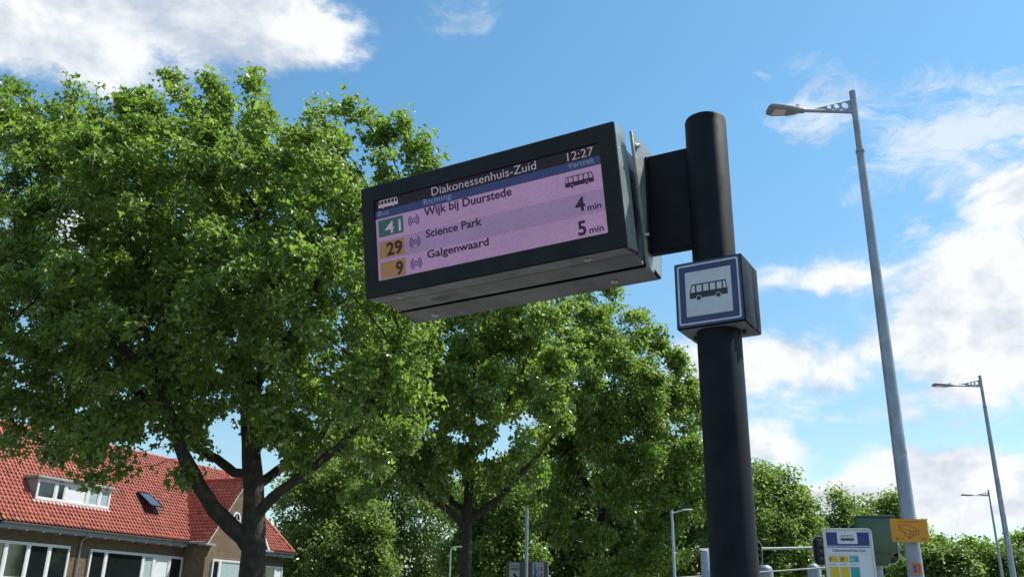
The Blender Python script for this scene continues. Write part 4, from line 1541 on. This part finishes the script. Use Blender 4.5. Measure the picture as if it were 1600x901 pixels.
# the second plane tree, under the display
tree('plane_tree', 'second plane tree, trunk forking low right of the house below the display', [
    (None, grounded([(727, 890, 35), (729, 845, 35), (730, 812, 35), (732, 770, 35), (735, 715, 35.2), (740, 640, 35.3), (742, 560, 35.3)]), .31, .05),
    (0, path([(728, 822, 35), (706, 800, 34.8), (680, 780, 34.6), (650, 752, 34.4), (620, 715, 34.2), (600, 670, 34), (585, 610, 34)]), .15, .04),
    (0, path([(729, 805, 35), (708, 785, 35.5), (685, 745, 35.9), (662, 690, 36.3), (640, 640, 36.6), (620, 590, 37)]), .12, .04),
    (0, path([(731, 818, 35), (756, 798, 34.8), (785, 772, 34.6), (815, 738, 34.5), (845, 705, 34.4), (872, 670, 34.4)]), .16, .04),
    (0, path([(735, 715, 35.2), (775, 660, 34.6), (810, 600, 34.2), (830, 540, 34)]), .10, .03),
], [
    lobe(600, 560, 34.5, 75), lobe(660, 520, 33, 90, 1.2), lobe(740, 500, 32.5, 95, 1.2), lobe(810, 520, 32.5, 80, 1.2), lobe(845, 590, 32.8, 60, 1.2), lobe(720, 430, 35, 90), lobe(860, 490, 34, 50), lobe(880, 550, 33.5, 45), lobe(800, 450, 35, 80), lobe(620, 450, 35, 80),
    lobe(660, 620, 32.5, 80, 1.2), lobe(750, 600, 32, 85, 1.2), lobe(820, 650, 32.6, 62, 1.2), lobe(720, 690, 33, 55, 1.2), lobe(780, 710, 33.5, 45, 1.2), lobe(610, 660, 34, 60), lobe(570, 620, 35, 55),
    lobe(700, 560, 37.5, 120), lobe(800, 580, 37.5, 90), lobe(620, 600, 37.5, 80), lobe(870, 660, 34.5, 35), lobe(560, 690, 35, 45), lobe(600, 730, 36, 40), lobe(660, 740, 36, 45), lobe(690, 740, 34, 40), lobe(640, 700, 33.5, 50), lobe(770, 750, 35, 40), lobe(830, 720, 35, 45), lobe(560, 760, 36, 40),
], 4200, 105000, .145, m_leaf, gaps=.022, shape=LEAF3, step=.40, infl=2.4, kill=.5, seed=23, group=PLANES, spread=.20)

# third in the row, right of the display
tree('plane_tree', 'third plane tree, its crown meeting the left side of the thick pole', [
    (None, grounded([(935, 900, 46), (938, 840, 46), (942, 790, 46), (950, 720, 46), (958, 640, 46), (962, 560, 46)]), .33, .05),
    (0, path([(942, 790, 46), (905, 740, 45.6), (870, 680, 45.2), (855, 610, 45)]), .16, .04),
    (0, path([(945, 770, 46), (985, 720, 45.6), (1030, 660, 45.3), (1060, 610, 45)]), .16, .04),
    (0, path([(950, 720, 46), (930, 640, 47), (915, 560, 47.5)]), .12, .04),
], [
    lobe(900, 520, 45, 75), lobe(960, 505, 45.5, 52), lobe(960, 465, 45.5, 24), lobe(985, 530, 45, 55), lobe(1025, 575, 44.8, 48), lobe(1035, 545, 45, 22), lobe(930, 590, 43.8, 90), lobe(1000, 620, 43.8, 80), lobe(1055, 640, 44.5, 50), lobe(1082, 610, 45, 30), lobe(895, 490, 45, 45), lobe(935, 478, 45, 36), lobe(972, 485, 45, 34), lobe(1000, 515, 45, 36), lobe(870, 540, 44, 50), lobe(1060, 575, 45, 24), lobe(860, 470, 45, 50), lobe(900, 455, 45, 38),
    lobe(880, 600, 46, 75), lobe(900, 680, 44, 70), lobe(980, 700, 44, 80), lobe(1050, 710, 44.5, 60), lobe(1090, 700, 45, 45), lobe(860, 720, 46, 50), lobe(930, 620, 48.5, 110), lobe(1020, 660, 48.5, 90), lobe(900, 770, 44.5, 55), lobe(960, 790, 44, 60), lobe(1030, 790, 44.5, 55), lobe(1085, 780, 45, 45), lobe(900, 850, 44.5, 45), lobe(945, 860, 44, 50), lobe(990, 870, 44, 45), lobe(860, 800, 45, 45), lobe(1050, 860, 44.5, 45), lobe(940, 900, 44, 45),
], 4000, 112000, .165, m_leaf, gaps=.018, shape=LEAF3, step=.48, infl=2.8, kill=.6, seed=37, group=PLANES, spread=.25)

BACKG = 'trees in the background'


def far_tree(label, px, Y, lobes, n_attr, n_leaf, size, lm, seed, r=.28, fork=None, name='broadleaf_tree'):
    base_y = 900
    f_ = fork or min(l[1] for l in lobes) * .45 + 900 * .55
    top_ = min(l[1] for l in lobes)
    paths = [(None, grounded([(px, base_y, Y), (px + 2, f_, Y), (px + 4, f_ * .5 + top_ * .5, Y), (px + 5, top_ + 10, Y)]), r, .04)]
    paths.append((0, path([(px + 2, f_, Y), (px - 25, f_ - 35, Y), (px - 45, f_ - 80, Y + .5)]), r * .5, .04))
    paths.append((0, path([(px + 2, f_, Y), (px + 28, f_ - 38, Y), (px + 50, f_ - 75, Y - .5)]), r * .5, .04))
    k_ = Y / 45
    return tree(name, label, paths, [lobe(a, b, Y + c, d) for a, b, c, d in lobes], int(n_attr * 1.8), int(n_leaf * 2.3), size * .72, lm,
                step=.5 * k_, infl=4.0 * k_, kill=.55 * k_, seed=seed, shape=LEAF2, group=BACKG, spread=.30 * k_, rmin=.014)


far_tree('bright green bushy tree right of the house, behind the near trunk', 505, 70,
         [(470, 800, 0, 45), (520, 770, 0, 50), (560, 830, -1, 55), (480, 860, -1, 50), (455, 885, 1, 30), (570, 890, -1, 50), (520, 870, -2, 60), (500, 740, 1, 40), (455, 765, 2, 30)], 700, 19000, .34, m_leaf_y, 41, fork=930)
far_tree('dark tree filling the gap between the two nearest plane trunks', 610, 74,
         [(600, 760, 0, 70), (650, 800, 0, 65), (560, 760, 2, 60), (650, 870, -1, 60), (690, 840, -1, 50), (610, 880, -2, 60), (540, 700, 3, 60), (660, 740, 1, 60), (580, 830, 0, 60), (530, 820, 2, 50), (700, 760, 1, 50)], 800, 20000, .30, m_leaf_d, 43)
far_tree('mid green tree right behind the second plane trunk', 780, 56,
         [(770, 840, 0, 45), (800, 800, 0, 48), (760, 880, -1, 45), (815, 870, -1, 40), (720, 870, 0, 40), (740, 790, 1, 45)], 600, 15000, .27, m_leaf, 47, fork=915)
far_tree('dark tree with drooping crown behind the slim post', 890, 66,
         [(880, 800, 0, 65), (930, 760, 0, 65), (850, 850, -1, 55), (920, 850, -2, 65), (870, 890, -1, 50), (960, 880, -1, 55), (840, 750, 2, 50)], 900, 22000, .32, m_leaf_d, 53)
far_tree('broad green tree behind the small pale lamp post', 1030, 64,
         [(1000, 790, 0, 65), (1050, 760, 0, 60), (1090, 800, 0, 60), (1010, 860, -1, 60), (1075, 870, -1, 55), (960, 820, 1, 50), (1100, 740, 1, 45)], 900, 22000, .31, m_leaf, 59)
far_tree('light green rounded tree just right of the thick pole', 1195, 60,
         [(1170, 770, 0, 52), (1205, 765, 0, 38), (1230, 790, 0, 38), (1185, 740, 0, 24), (1222, 745, 0, 20), (1150, 820, -1, 60), (1210, 840, -1, 55), (1255, 840, -1, 36), (1240, 880, -1, 45), (1180, 890, -2, 55), (1130, 760, 1, 50)], 1000, 26000, .29, m_leaf_y, 61)
far_tree('pale green tree behind the green cabinet and route panel', 1350, 85,
         [(1330, 820, 0, 34), (1360, 805, 0, 30), (1390, 815, 0, 30), (1295, 830, 0, 32), (1420, 840, 0, 28), (1350, 860, -1, 50), (1290, 880, -1, 40), (1400, 880, -1, 45), (1345, 785, 0, 12), (1372, 780, 0, 12), (1400, 788, 0, 10), (1318, 795, 0, 12)], 700, 17000, .36, m_leaf_y, 67)
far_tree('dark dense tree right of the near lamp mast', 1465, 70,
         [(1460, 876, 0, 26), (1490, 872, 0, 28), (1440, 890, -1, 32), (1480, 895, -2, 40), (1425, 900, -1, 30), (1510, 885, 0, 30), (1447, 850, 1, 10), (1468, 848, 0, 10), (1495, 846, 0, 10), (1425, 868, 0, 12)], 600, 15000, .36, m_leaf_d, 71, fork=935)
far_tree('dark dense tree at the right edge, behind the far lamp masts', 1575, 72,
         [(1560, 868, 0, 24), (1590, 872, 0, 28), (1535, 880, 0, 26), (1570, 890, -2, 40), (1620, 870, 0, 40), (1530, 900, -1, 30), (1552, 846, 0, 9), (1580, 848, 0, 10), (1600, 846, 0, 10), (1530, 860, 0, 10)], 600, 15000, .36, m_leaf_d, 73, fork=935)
# a low hedge line that closes the view under the crowns
for i, (x_, w_, lab) in enumerate(((-12, 9, 'dark hedge right of the house, under the leafy crowns'), (3, 22, 'long dark hedge under the middle trees'), (34, 34, 'dark hedge under the trees at the right'))):
    Yh = 72 if i else 60
    lob = [(np.array([x_ + dx, Yh + .6 * math.sin(dx), 1.5 + .25 * math.sin(dx * 1.7)]), 1.7, 1.2, 1.5) for dx in np.arange(-w_ / 2, w_ / 2, 1.5)]
    tree('hedge', lab, [(None, [np.array([x_, Yh, 0]), np.array([x_, Yh, 1.0])], .06, .03), (0, [np.array([x_, Yh, .6]), np.array([x_ - w_ / 2, Yh, 1.2])], .04, .02), (0, [np.array([x_, Yh, .6]), np.array([x_ + w_ / 2, Yh, 1.2])], .04, .02)],
         lob, int(30 * w_), int(620 * w_), .30, m_leaf_d, step=.4, infl=2.5, kill=.5, seed=90 + i, shape=LEAF2, spread=.35, cat='hedge')
